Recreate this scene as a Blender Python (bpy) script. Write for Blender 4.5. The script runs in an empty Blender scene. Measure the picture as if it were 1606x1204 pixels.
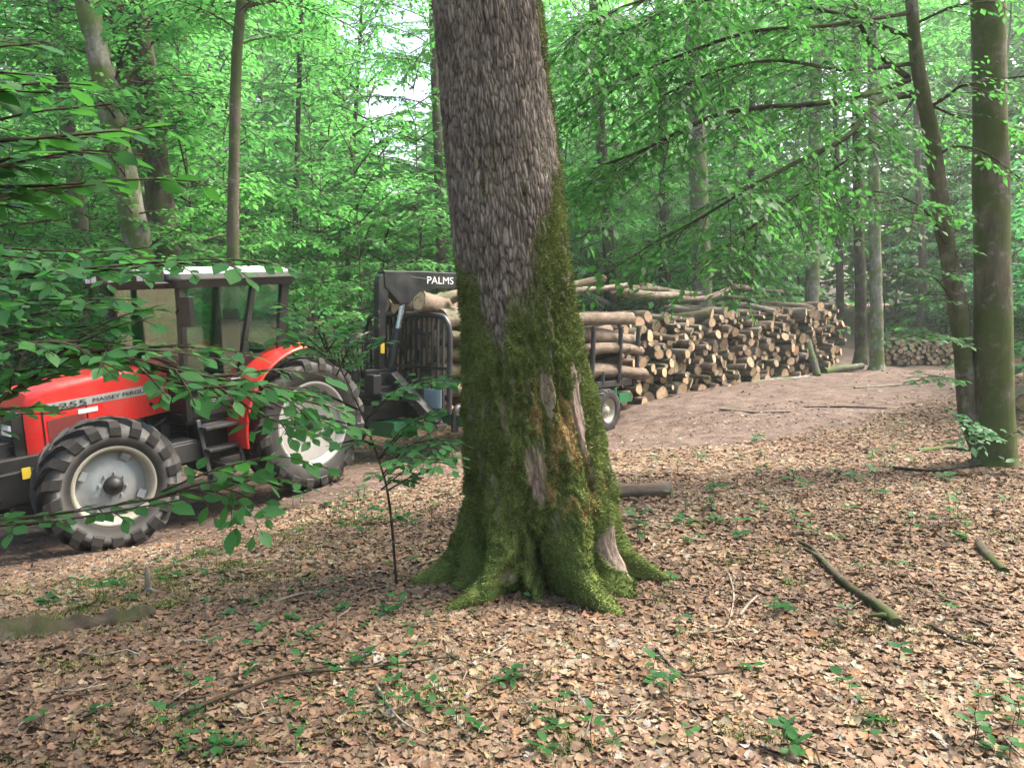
import bpy, math, random
import numpy as np
from mathutils import Vector, Matrix

# ------------------------------------------------------------------ camera, sky, sun, exposure
scene = bpy.context.scene
COL = scene.collection
F_PX, PITCH, EYE = 1206.0, math.radians(5.3), 1.6
cam_data = bpy.data.cameras.new('camera')
cam_data.sensor_width = 36.0
cam_data.lens = 36.0 * F_PX / 1606.0
cam_data.clip_start = 0.05
cam_data.clip_end = 2000.0
cam = bpy.data.objects.new('camera', cam_data)
COL.objects.link(cam)
cam.location = (0, 0, EYE)
cam.rotation_euler = (math.radians(90) - PITCH, 0, 0)
scene.camera = cam

SUN_EL, SUN_AZ = math.radians(57), math.radians(72)      # azimuth clockwise from +Y: to the right, slightly beyond the wood's edge
world = bpy.data.worlds.new('World')
scene.world = world
world.use_nodes = True
wn = world.node_tree.nodes
sky = wn.new('ShaderNodeTexSky')
sky.sky_type = 'NISHITA'
sky.sun_disc = False
sky.sun_elevation = SUN_EL
sky.sun_rotation = SUN_AZ
sky.air_density = 1.0
sky.dust_density = 8.0
sky.ozone_density = 0.5
wn['Background'].inputs[1].default_value = 0.15
world.node_tree.links.new(sky.outputs[0], wn['Background'].inputs[0])
sun_data = bpy.data.lights.new('sun', 'SUN')
sun_data.energy = 1.5
sun_data.angle = math.radians(14)
sun_data.color = (1.0, 0.95, 0.87)
sun = bpy.data.objects.new('sun', sun_data)
COL.objects.link(sun)
_d = Vector((math.sin(SUN_AZ) * math.cos(SUN_EL), math.cos(SUN_AZ) * math.cos(SUN_EL), math.sin(SUN_EL)))
sun.rotation_euler = _d.to_track_quat('Z', 'Y').to_euler()
scene.view_settings.view_transform = 'Standard'
scene.view_settings.look = 'None'
scene.view_settings.exposure = 2.18
scene.view_settings.gamma = 1.0
scene.cycles.max_bounces = 8
scene.cycles.diffuse_bounces = 4
scene.cycles.transparent_max_bounces = 12
scene.cycles.use_denoising = True
scene.cycles.caustics_reflective = False
scene.cycles.caustics_refractive = False

# ------------------------------------------------------------------ helpers
def at(px, py, Y):
    """world point seen at photo pixel (px, py) whose world y is Y"""
    u, v = (px - 803) / F_PX, (602 - py) / F_PX
    cp, sp = math.cos(PITCH), math.sin(PITCH)
    d = Vector((u, cp + v * sp, -sp + v * cp))
    return Vector((0, 0, EYE)) + d * (Y / d.y)

_tab = np.random.RandomState(7).rand(65536)
def vnoise(x, y, z=0.0):
    x, y, z = np.broadcast_arrays(np.asarray(x, float), np.asarray(y, float), np.asarray(z, float))
    i, j, k = np.floor(x).astype(np.int64), np.floor(y).astype(np.int64), np.floor(z).astype(np.int64)
    fx, fy, fz = x - i, y - j, z - k
    fx, fy, fz = (t * t * (3 - 2 * t) for t in (fx, fy, fz))
    def h(a, b, c):
        return _tab[((a * 73856093) ^ (b * 19349663) ^ (c * 83492791)) & 65535]
    r = 0
    for da in (0, 1):
        for db in (0, 1):
            for dc in (0, 1):
                w = (fx if da else 1 - fx) * (fy if db else 1 - fy) * (fz if dc else 1 - fz)
                r = r + w * h(i + da, j + db, k + dc)
    return r
def fbm(x, y, z=0.0, o=4):
    r, a, s = 0, 0.5, 0
    for n in range(o):
        f = 2 ** n
        r = r + a * vnoise(np.asarray(x) * f + 17 * n, np.asarray(y) * f - 9 * n, np.asarray(z) * f + 5 * n)
        s += a
        a *= 0.5
    return r / s
def sstep(a, b, x):
    t = np.clip((np.asarray(x, float) - a) / (b - a), 0, 1)
    return t * t * (3 - 2 * t)

def mesh_np(name, verts, polys, mats, pmat=None, smooth=True, attrs=None):
    """verts (N,3); polys = list of int arrays (M,k); pmat = list of ints or arrays per poly block; attrs {name: (N,4) or (N,)}"""
    me = bpy.data.meshes.new(name)
    verts = np.ascontiguousarray(verts, np.float32)
    me.vertices.add(len(verts))
    me.vertices.foreach_set('co', verts.ravel())
    li = np.concatenate([p.ravel() for p in polys]).astype(np.int32)
    tot = np.concatenate([np.full(len(p), p.shape[1]) for p in polys]).astype(np.int32)
    st = np.concatenate([[0], np.cumsum(tot)[:-1]]).astype(np.int32)
    me.loops.add(len(li))
    me.loops.foreach_set('vertex_index', li)
    me.polygons.add(len(tot))
    me.polygons.foreach_set('loop_start', st)
    me.polygons.foreach_set('loop_total', tot)
    if pmat is not None:
        mi = np.concatenate([np.full(len(p), m) if np.isscalar(m) else np.asarray(m) for p, m in zip(polys, pmat)]).astype(np.int32)
        me.polygons.foreach_set('material_index', mi)
    me.polygons.foreach_set('use_smooth', np.full(len(tot), bool(smooth)))
    for m in mats:
        me.materials.append(m)
    for k, a in (attrs or {}).items():
        a = np.asarray(a, np.float32)
        if a.ndim == 1:
            t = me.attributes.new(k, 'FLOAT', 'POINT')
            t.data.foreach_set('value', a)
        else:
            t = me.attributes.new(k, 'FLOAT_COLOR', 'POINT')
            t.data.foreach_set('color', a.ravel())
    me.update(calc_edges=True)
    me.validate()
    return me

def link(name, me, parent=None, loc=None):
    o = bpy.data.objects.new(name, me)
    COL.objects.link(o)
    if parent is not None:
        o.parent = parent
    if loc is not None:
        o.location = loc
    return o
def tag(o, label=None, cat=None, group=None, kind=None):
    for k, v in (('label', label), ('category', cat), ('group', group), ('kind', kind)):
        if v:
            o[k] = v
    return o
def thing(name, label, cat, loc=(0, 0, 0), group=None):
    o = bpy.data.objects.new(name, None)
    COL.objects.link(o)
    o.empty_display_size = 0.2
    o.location = loc
    return tag(o, label, cat, group)

def frames(pts):
    pts = np.asarray(pts, float)
    t = np.gradient(pts, axis=0)
    t /= np.linalg.norm(t, axis=1)[:, None] + 1e-9
    n = np.zeros_like(t)
    a = np.array([0, 0, 1.0]) if abs(t[0, 2]) < 0.9 else np.array([1.0, 0, 0])
    v = np.cross(t[0], a)
    n[0] = v / np.linalg.norm(v)
    for i in range(1, len(t)):
        v = n[i - 1] - t[i] * np.dot(n[i - 1], t[i])
        n[i] = v / (np.linalg.norm(v) + 1e-9)
    return t, n, np.cross(t, n)

def smooth_path(pts, n):
    """Catmull-Rom through the points"""
    P = np.asarray([tuple(p) for p in pts], float)
    if len(P) == 2:
        s = np.linspace(0, 1, n)[:, None]
        return P[0] * (1 - s) + P[1] * s
    Q = np.vstack([2 * P[0] - P[1], P, 2 * P[-1] - P[-2]])
    out = []
    for s in np.linspace(0, len(P) - 1 - 1e-6, n):
        i = int(s)
        t = s - i
        a, b, c, d = Q[i:i + 4]
        out.append(0.5 * (2 * b + (c - a) * t + (2 * a - 5 * b + 4 * c - d) * t ** 2 + (3 * b - 3 * c + d - a) * t ** 3))
    return np.array(out)

class MB:
    """collects shapes into one mesh"""
    def __init__(s):
        s.v, s.f, s.m, s.sm = [], [], [], []
    def add(s, v, f, mat=0, smooth=False):
        o = len(s.v)
        s.v += [tuple(p) for p in v]
        for q in f:
            s.f.append([i + o for i in q])
            s.m.append(mat)
            s.sm.append(smooth)
        return s
    def box(s, c, d, rot=None, mat=0, taper=1.0):
        x, y, z = (k / 2 for k in d)
        v = [Vector((a * x * (taper if e > 0 else 1), b * y * (taper if e > 0 else 1), e * z)) for e in (-1, 1) for a, b in ((-1, -1), (1, -1), (1, 1), (-1, 1))]
        if rot is not None:
            v = [rot @ p for p in v]
        v = [p + Vector(c) for p in v]
        return s.add(v, [(3, 2, 1, 0), (4, 5, 6, 7), (0, 1, 5, 4), (1, 2, 6, 5), (2, 3, 7, 6), (3, 0, 4, 7)], mat)
    def bar(s, p0, p1, w, h, up=(0, 0, 1), mat=0, w1=None, h1=None):
        p0, p1 = Vector(p0), Vector(p1)
        t = (p1 - p0).normalized()
        r = t.cross(Vector(up)).normalized()
        u = r.cross(t)
        v = []
        for p, a, b in ((p0, w, h), (p1, w1 or w, h1 or h)):
            v += [p + r * (i * a / 2) + u * (j * b / 2) for i, j in ((-1, -1), (1, -1), (1, 1), (-1, 1))]
        return s.add(v, [(3, 2, 1, 0), (4, 5, 6, 7), (0, 1, 5, 4), (1, 2, 6, 5), (2, 3, 7, 6), (3, 0, 4, 7)], mat)
    def tube(s, pts, r, n=10, mat=0, cap=True, smooth=True, wob=0.0, seed=0):
        pts = np.asarray([tuple(p) for p in pts], float)
        r = np.broadcast_to(np.asarray(r, float), (len(pts),))
        t, a, b = frames(pts)
        v = []
        for i in range(len(pts)):
            for k in range(n):
                q = 2 * math.pi * k / n
                rr = r[i]
                if wob:
                    rr *= 1 + wob * (2 * float(vnoise(math.cos(q) * 1.3 + seed, math.sin(q) * 1.3, i * 0.6)) - 1)
                v.append(pts[i] + rr * (math.cos(q) * a[i] + math.sin(q) * b[i]))
        f = [(i * n + k, i * n + (k + 1) % n, (i + 1) * n + (k + 1) % n, (i + 1) * n + k) for i in range(len(pts) - 1) for k in range(n)]
        s.add(v, f, mat, smooth)
        if cap:
            m = len(pts) - 1
            s.add([v[k] for k in range(n)], [tuple(range(n - 1, -1, -1))], mat)
            s.add([v[m * n + k] for k in range(n)], [tuple(range(n))], mat)
        return s
    def cyl(s, p0, p1, r, r1=None, n=16, mat=0):
        return s.tube([p0, p1], [r, r if r1 is None else r1], n, mat)
    def lathe(s, prof, c, n=32, mat=0, smooth=True, axis='y'):
        """prof = [(along axis, radius)]"""
        v = []
        for (y, r) in prof:
            for k in range(n):
                q = 2 * math.pi * k / n
                p = (r * math.cos(q), y, r * math.sin(q)) if axis == 'y' else ((y, r * math.cos(q), r * math.sin(q)) if axis == 'x' else (r * math.cos(q), r * math.sin(q), y))
                v.append((p[0] + c[0], p[1] + c[1], p[2] + c[2]))
        f = [(i * n + k, i * n + (k + 1) % n, (i + 1) * n + (k + 1) % n, (i + 1) * n + k) for i in range(len(prof) - 1) for k in range(n)]
        return s.add(v, f, mat, smooth)
    def prism(s, poly, y0, y1, mat=0):
        """poly in x,z; extruded along y"""
        n = len(poly)
        v = [(x, y0, z) for x, z in poly] + [(x, y1, z) for x, z in poly]
        return s.add(v, [tuple(range(n)), tuple(range(2 * n - 1, n - 1, -1))] + [(k, n + k, n + (k + 1) % n, (k + 1) % n) for k in range(n)], mat)
    def build(s, name, mats, parent=None, bevel=0.0, recalc=True):
        me = bpy.data.meshes.new(name)
        me.from_pydata(s.v, [], s.f)
        for m in (mats if isinstance(mats, (list, tuple)) else [mats]):
            me.materials.append(m)
        me.polygons.foreach_set('material_index', s.m)
        me.polygons.foreach_set('use_smooth', s.sm)
        if recalc:
            import bmesh
            bm = bmesh.new()
            bm.from_mesh(me)
            bmesh.ops.recalc_face_normals(bm, faces=bm.faces)
            bm.to_mesh(me)
            bm.free()
        me.update()
        o = link(name, me, parent)
        if bevel:
            b = o.modifiers.new('bevel', 'BEVEL')
            b.width = bevel
            b.segments = 2
            b.limit_method = 'ANGLE'
            b.angle_limit = math.radians(40)
        return o

def lettering(text, size, depth=0.004, bold=0.0, aspect=1.0, shear=0.0):
    cu = bpy.data.curves.new('lettering', 'FONT')
    cu.body = text
    cu.size = size
    cu.extrude = depth
    cu.offset = bold
    cu.shear = shear
    cu.align_x = 'LEFT'
    tmp = bpy.data.objects.new('lettering_tmp', cu)
    COL.objects.link(tmp)
    bpy.context.view_layer.update()
    me = bpy.data.meshes.new_from_object(tmp.evaluated_get(bpy.context.evaluated_depsgraph_get()))
    bpy.data.objects.remove(tmp)
    co = np.zeros(len(me.vertices) * 3)
    me.vertices.foreach_get('co', co)
    co = co.reshape(-1, 3)
    w = co[:, 0].max() - co[:, 0].min()
    return me, co, w

# ------------------------------------------------------------------ materials
def mat(name):
    m = bpy.data.materials.new(name)
    m.use_nodes = True
    nt = m.node_tree
    return m, nt, nt.nodes['Principled BSDF']
class NT:
    def __init__(s, nt):
        s.nt = nt
    def n(s, typ, **kw):
        x = s.nt.nodes.new(typ)
        for k, v in kw.items():
            if k.startswith('i_'):
                key = k[2:]
                x.inputs[int(key) if key.isdigit() else key].default_value = v
            else:
                setattr(x, k, v)
        return x
    def l(s, a, b):
        s.nt.links.new(a, b)
    def coords(s, scale=(1, 1, 1), out='Object', rot=(0, 0, 0)):
        t = s.n('ShaderNodeTexCoord')
        m = s.n('ShaderNodeMapping')
        m.inputs['Scale'].default_value = scale
        m.inputs['Rotation'].default_value = rot
        s.l(t.outputs[out], m.inputs[0])
        return m.outputs[0]
    def noise(s, vec, scale, detail=4, rough=0.6, dist=0.0):
        x = s.n('ShaderNodeTexNoise')
        x.inputs['Scale'].default_value = scale
        x.inputs['Detail'].default_value = detail
        x.inputs['Roughness'].default_value = rough
        x.inputs['Distortion'].default_value = dist
        if vec is not None:
            s.l(vec, x.inputs['Vector'])
        return x.outputs['Fac']
    def ramp(s, fac, stops):
        r = s.n('ShaderNodeValToRGB')
        e = r.color_ramp.elements
        while len(e) < len(stops):
            e.new(0.5)
        for q, (p, c) in zip(e, stops):
            q.position = p
            q.color = (*c, 1) if len(c) == 3 else c
        s.l(fac, r.inputs[0])
        return r.outputs[0]
    def mix(s, fac, a, b, blend='MIX'):
        x = s.n('ShaderNodeMix', data_type='RGBA', blend_type=blend)
        for sock, val in ((x.inputs[0], fac), (x.inputs[6], a), (x.inputs[7], b)):
            if isinstance(val, (int, float)):
                sock.default_value = val
            elif isinstance(val, tuple):
                sock.default_value = (*val, 1) if len(val) == 3 else val
            else:
                s.l(val, sock)
        return x.outputs[2]
    def math(s, op, a, b=0.0, c=None):
        x = s.n('ShaderNodeMath', operation=op)
        for k, val in enumerate((a, b) if c is None else (a, b, c)):
            if isinstance(val, (int, float)):
                x.inputs[k].default_value = val
            else:
                s.l(val, x.inputs[k])
        return x.outputs[0]
    def bump(s, h, strength=0.5, dist=0.02, normal=None):
        b = s.n('ShaderNodeBump')
        b.inputs['Strength'].default_value = strength
        b.inputs['Distance'].default_value = dist
        s.l(h, b.inputs['Height'])
        if normal is not None:
            s.l(normal, b.inputs['Normal'])
        return b.outputs[0]
    def attr(s, name):
        return s.n('ShaderNodeAttribute', attribute_name=name)

def painted(name, col, rough=0.4, dirt=(0.10, 0.075, 0.055), amount=0.35, metal=0.0, scale=3.0, wear=0.15):
    """worn paint or rubber with dusty patches"""
    m, nt, b = mat(name)
    N = NT(nt)
    c = N.coords()
    d = N.ramp(N.noise(c, scale, 6, 0.65), [(0.42, (0, 0, 0)), (0.75, (1, 1, 1))])
    fine = N.noise(c, scale * 14, 4, 0.7)
    base = N.mix(wear, col, N.ramp(fine, [(0.3, tuple(x * 0.6 for x in col)), (0.7, tuple(min(1, x * 1.25) for x in col))]))
    N.l(N.mix(N.math('MULTIPLY', d, amount), base, dirt), b.inputs['Base Color'])
    N.l(N.math('ADD', N.math('MULTIPLY', d, 0.3), rough), b.inputs['Roughness'])
    b.inputs['Metallic'].default_value = metal
    N.l(N.bump(fine, 0.12, 0.004), b.inputs['Normal'])
    return m

def leaf_mat(name, lo, hi, trans=0.5, gloss=0.35, tcol=None):
    m, nt, b = mat(name)
    N = NT(nt)
    t = N.attr('tint')
    oi = N.n('ShaderNodeObjectInfo')
    f = N.math('ADD', N.math('MULTIPLY', t.outputs['Fac'], 0.75), N.math('MULTIPLY', oi.outputs['Random'], 0.25))
    col = N.ramp(f, [(0.0, lo), (1.0, hi)])
    N.l(col, b.inputs['Base Color'])
    b.inputs['Roughness'].default_value = gloss
    b.inputs['Specular IOR Level'].default_value = 0.22
    tr = N.n('ShaderNodeBsdfTranslucent')
    tc = N.mix(1.0, col, tcol or (1.5, 1.75, 0.8), 'MULTIPLY')
    N.l(tc, tr.inputs['Color'])
    mx = N.n('ShaderNodeMixShader')
    mx.inputs[0].default_value = trans
    N.l(b.outputs[0], mx.inputs[1])
    N.l(tr.outputs[0], mx.inputs[2])
    N.l(mx.outputs[0], nt.nodes['Material Output'].inputs['Surface'])
    return m

def bark_mat(name, dark, light, moss=0.3, mosscol=(0.055, 0.085, 0.02), blotch=0.3, zs=0.22, scale=9.0):
    m, nt, b = mat(name)
    N = NT(nt)
    c = N.coords((1, 1, zs))
    c2 = N.coords((1, 1, 1))
    n1 = N.noise(c, scale, 8, 0.7, 0.4)
    n2 = N.noise(c2, 2.2, 5, 0.6)
    n3 = N.noise(c2, 7.0, 6, 0.65)
    col = N.ramp(n1, [(0.3, dark), (0.7, light)])
    lich = N.ramp(n3, [(0.56, (0, 0, 0)), (0.62, (1, 1, 1))])
    col = N.mix(N.math('MULTIPLY', lich, blotch), col, (0.28, 0.29, 0.265))
    mm = N.ramp(n2, [(0.30 + moss * 0.33, (1, 1, 1)), (0.42 + moss * 0.33, (0, 0, 0))])
    mm2 = N.math('MULTIPLY', mm, min(1.0, moss * 2))
    col = N.mix(mm2, col, N.mix(n3, mosscol, tuple(x * 1.7 for x in mosscol)))
    N.l(col, b.inputs['Base Color'])
    b.inputs['Roughness'].default_value = 0.9
    b.inputs['Specular IOR Level'].default_value = 0.15
    N.l(N.bump(N.math('ADD', n1, N.math('MULTIPLY', n3, 0.4)), 0.7, 0.02), b.inputs['Normal'])
    return m

M = {}
M['leaf'] = leaf_mat('beech_leaf', (0.027, 0.108, 0.038), (0.070, 0.20, 0.060), 0.52, 0.48, (1.8, 2.1, 1.2))
M['leaf_far'] = leaf_mat('wood_leaf', (0.032, 0.115, 0.038), (0.090, 0.232, 0.064), 0.56, 0.55, (2.2, 2.6, 1.9))
M['leaf_cool'] = leaf_mat('cool_leaf', (0.026, 0.110, 0.050), (0.066, 0.20, 0.078), 0.5, 0.45, (2.0, 2.4, 1.8))
M['leaf_dark'] = leaf_mat('dark_leaf', (0.020, 0.082, 0.029), (0.052, 0.160, 0.048), 0.5, 0.4)  # silhouette shade of the near twigs put into the green; seedlings' own dark green
M['twig'] = bark_mat('twig_bark', (0.025, 0.018, 0.013), (0.07, 0.055, 0.04), 0.1)
M['bark_grey'] = bark_mat('grey_bark', (0.05, 0.047, 0.042), (0.15, 0.14, 0.125), 0.4, blotch=0.5)
M['bark_brown'] = bark_mat('brown_bark', (0.035, 0.027, 0.022), (0.115, 0.095, 0.08), 0.3, blotch=0.2)
M['bark_pale'] = bark_mat('pale_bark', (0.09, 0.082, 0.07), (0.25, 0.24, 0.215), 0.45, blotch=0.6)
M['bark_mossy'] = bark_mat('mossy_bark', (0.05, 0.045, 0.034), (0.15, 0.135, 0.10), 0.42, (0.042, 0.055, 0.018), blotch=0.3)
M['bark_dark'] = bark_mat('dark_bark', (0.010, 0.008, 0.006), (0.04, 0.032, 0.026), 0.3, blotch=0.08)  # dark trunks and sticks; also carries the backlit tone of the forked limbs
# ------------------------------------------------------------------ terrain
CTRL = [(-.4, 4.26, -.05), (-1.3, 3.0, 0), (1.3, 3.0, 0), (0, 1, 0), (-3.5, 3.4, -.02), (3.5, 3.2, 0.0), (.6, 4.6, -.07), (-4, 0, 0), (4, 0, .05)]
for px, py, Y in ((165, 868, 7.45), (40, 846, 8.6), (495, 766, 9.65), (945, 677, 15.3), (1000, 638, 17.0), (1295, 584, 23.0),
                  (1560, 728, 8.5), (1200, 650, 13.4), (1450, 578, 26.5), (1300, 705, 10.2), (1000, 760, 7.6), (655, 722, 11.9), (620, 862, 5.6)):
    p = at(px, py, Y)
    CTRL.append((p.x, p.y, p.z))
CTRL += [(-8, 10.5, -.75), (-10, 20, -.55), (-3, 20, -.7), (-22, 30, .3), (0, 34, .2), (20, 34, .5), (9, 12, 0), (14, 18, .1), (-12, 5, -.3), (12, 4, .1),
         (-40, 60, 3), (0, 70, 3.5), (40, 60, 3.5), (-80, 20, 3), (80, 20, 3), (0, -40, 0.5)]
_C = np.array(CTRL)
def _phi(r):
    return np.sqrt(r * r + 1.5 ** 2)
_A = _phi(np.linalg.norm(_C[:, None, :2] - _C[None, :, :2], axis=2)) + np.eye(len(_C)) * -0.02
_W = np.linalg.solve(np.block([[_A, np.ones((len(_C), 1))], [np.ones((1, len(_C))), np.zeros((1, 1))]]), np.append(_C[:, 2], 0))
TRACK = np.array([(-9, 6.2), (-4.6, 8.6), (-1.0, 12.4), (2.6, 14.2), (5.2, 15.2), (8.6, 18.5), (11.2, 22.5), (13.2, 28), (14, 40)], float)
def track_d(x, y):
    d = np.full(np.shape(x), 1e9)
    for a, b in zip(TRACK[:-1], TRACK[1:]):
        t = np.clip(((x - a[0]) * (b - a)[0] + (y - a[1]) * (b - a)[1]) / np.dot(b - a, b - a), 0, 1)
        d = np.minimum(d, np.hypot(x - a[0] - t * (b - a)[0], y - a[1] - t * (b - a)[1]))
    return d
def ground_np(x, y):
    x, y = np.asarray(x, float), np.asarray(y, float)
    h = np.zeros(x.shape) + _W[-1]
    for (cx, cy, _), w in zip(_C, _W[:-1]):
        h = h + w * _phi(np.hypot(x - cx, y - cy))
    far = np.clip(1 - np.hypot(x, y - 10) / 200.0, 0, 1)
    h = np.clip(h, -2, 6) * far
    d = track_d(x, y)
    rut = np.exp(-((d - 0.85) / 0.25) ** 2) * -0.035
    return h + rut + (fbm(x * 0.9, y * 0.9, 0, 4) - .5) * 0.10 + (fbm(x * 5, y * 5, 3, 3) - .5) * 0.03
def ground_z(x, y):
    return float(ground_np(np.array([x]), np.array([y]))[0])
def track_w(x, y):
    """1 on the bare dirt track, 0 in the leaf litter"""
    d = track_d(x, y)
    w = 2.1 + 0.9 * sstep(0, 4, x) + (fbm(np.asarray(x) * 1.1, np.asarray(y) * 1.1, 9, 3) - .5) * 1.8
    return 1 - sstep(-0.5, 0.5, d - w)

def axis(a, b, step, ext, n):
    g = np.geomspace(step, ext, n)
    return np.concatenate([(a - np.cumsum(g))[::-1], np.arange(a, b, step), b + np.cumsum(g)])
gx, gy = axis(-14, 15, .11, 50, 26), axis(1.5, 28, .11, 50, 26)
GX, GY = np.meshgrid(gx, gy)
GZ = ground_np(GX, GY)
nx, ny = len(gx), len(gy)
def gz_np(x, y):
    """height of the ground sheet itself"""
    x, y = np.asarray(x, float), np.asarray(y, float)
    i = np.clip(np.searchsorted(gx, x) - 1, 0, nx - 2); j = np.clip(np.searchsorted(gy, y) - 1, 0, ny - 2)
    tx = np.clip((x - gx[i]) / (gx[i + 1] - gx[i]), 0, 1); ty = np.clip((y - gy[j]) / (gy[j + 1] - gy[j]), 0, 1)
    return (GZ[j, i] * (1 - tx) + GZ[j, i + 1] * tx) * (1 - ty) + (GZ[j + 1, i] * (1 - tx) + GZ[j + 1, i + 1] * tx) * ty
def ground_z(x, y):
    return float(gz_np(np.array([x]), np.array([y]))[0])
idx = np.arange(nx * ny).reshape(ny, nx)
quads = np.stack([idx[:-1, :-1], idx[:-1, 1:], idx[1:, 1:], idx[1:, :-1]], -1).reshape(-1, 4)
road_w = track_w(GX, GY)
green_w = sstep(.55, .72, fbm(GX * .7, GY * .7, 4, 4)) * (1 - road_w)
at_col = np.stack([road_w, green_w, np.zeros_like(GX), np.ones_like(GX)], -1).reshape(-1, 4)

m, nt, b = mat('forest_floor')
N = NT(nt)
c = N.coords()
a = N.attr('zone')
sep = N.n('ShaderNodeSeparateColor')
N.l(a.outputs['Color'], sep.inputs[0])
vor = N.n('ShaderNodeTexVoronoi')
vor.inputs['Scale'].default_value = 17
vor.inputs['Randomness'].default_value = 1.0
dn = N.n('ShaderNodeTexNoise'); dn.inputs['Scale'].default_value = 9.0; dn.inputs['Detail'].default_value = 5
N.l(c, dn.inputs['Vector'])
vadd = N.n('ShaderNodeVectorMath', operation='MULTIPLY_ADD')
N.l(dn.outputs['Color'], vadd.inputs[0]); vadd.inputs[1].default_value = (.12, .12, .12); N.l(c, vadd.inputs[2])
N.l(vadd.outputs[0], vor.inputs['Vector'])
sepv = N.n('ShaderNodeSeparateColor')
N.l(vor.outputs['Color'], sepv.inputs[0])
leafc = N.ramp(sepv.outputs[0], [(0, (.035, .022, .014)), (.25, (.09, .056, .036)), (.5, (.16, .10, .066)), (.75, (.25, .16, .105)), (1, (.34, .245, .175))])
n1 = N.noise(c, 26, 6, .7)
leafc = N.mix(1.0, leafc, (.68, .68, .68), 'MULTIPLY')
leafc = N.mix(.35, leafc, N.ramp(n1, [(.3, (.03, .02, .014)), (.7, (.34, .23, .16))]))
dirt = N.ramp(N.noise(c, 3.5, 7, .68), [(.28, (.070, .047, .037)), (.5, (.165, .118, .096)), (.72, (.28, .205, .17))])
chips = N.ramp(N.noise(c, 45, 4, .7), [(.56, (0, 0, 0)), (.66, (1, 1, 1))])
dirt = N.mix(N.math('MULTIPLY', chips, .45), dirt, (.36, .25, .19))
dirt = N.mix(1.0, dirt, (.66, .68, .70), 'MULTIPLY')
col = N.mix(sep.outputs[0], leafc, dirt)
col = N.mix(N.math('MULTIPLY', sep.outputs[1], .3), col, (.05, .085, .025))
N.l(col, b.inputs['Base Color'])
b.inputs['Roughness'].default_value = .95
b.inputs['Specular IOR Level'].default_value = .15
N.l(N.bump(N.math('ADD', n1, N.math('MULTIPLY', vor.outputs['Distance'], .6)), .8, .03), b.inputs['Normal'])
ground = link('ground', mesh_np('ground', np.stack([GX, GY, GZ], -1).reshape(-1, 3), [quads], [m], attrs={'zone': at_col}))
tag(ground, kind='structure')

# ------------------------------------------------------------------ leaf litter: loose dead leaves
def litter_mat():
    m, nt, b = mat('dead_leaf')
    N = NT(nt)
    a = N.attr('shade')
    c = N.coords()
    n = N.noise(c, 60, 3, .6)
    N.l(N.mix(.28, a.outputs['Color'], N.mix(n, (.06, .04, .028), (.42, .30, .22))), b.inputs['Base Color'])
    b.inputs['Roughness'].default_value = .75
    b.inputs['Specular IOR Level'].default_value = .25
    tr = N.n('ShaderNodeBsdfTranslucent')
    N.l(a.outputs['Color'], tr.inputs['Color'])
    mx = N.n('ShaderNodeMixShader'); mx.inputs[0].default_value = .15
    N.l(b.outputs[0], mx.inputs[1]); N.l(tr.outputs[0], mx.inputs[2])
    N.l(mx.outputs[0], nt.nodes['Material Output'].inputs['Surface'])
    return m
M['litter'] = litter_mat()
PAL = np.array([(.30, .235, .185), (.22, .18, .145), (.44, .36, .29), (.10, .075, .055), (.15, .125, .075), (.08, .058, .045), (.40, .26, .21), (.46, .33, .27), (.36, .20, .115), (.30, .185, .12), (.43, .275, .18), (.24, .145, .09), (.17, .10, .06), (.11, .065, .042), (.31, .225, .165), (.40, .31, .24),
                (.42, .21, .10), (.48, .30, .20), (.40, .24, .17), (.26, .19, .145), (.07, .045, .032), (.47, .34, .245), (.20, .125, .085), (.13, .09, .065)])
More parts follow.
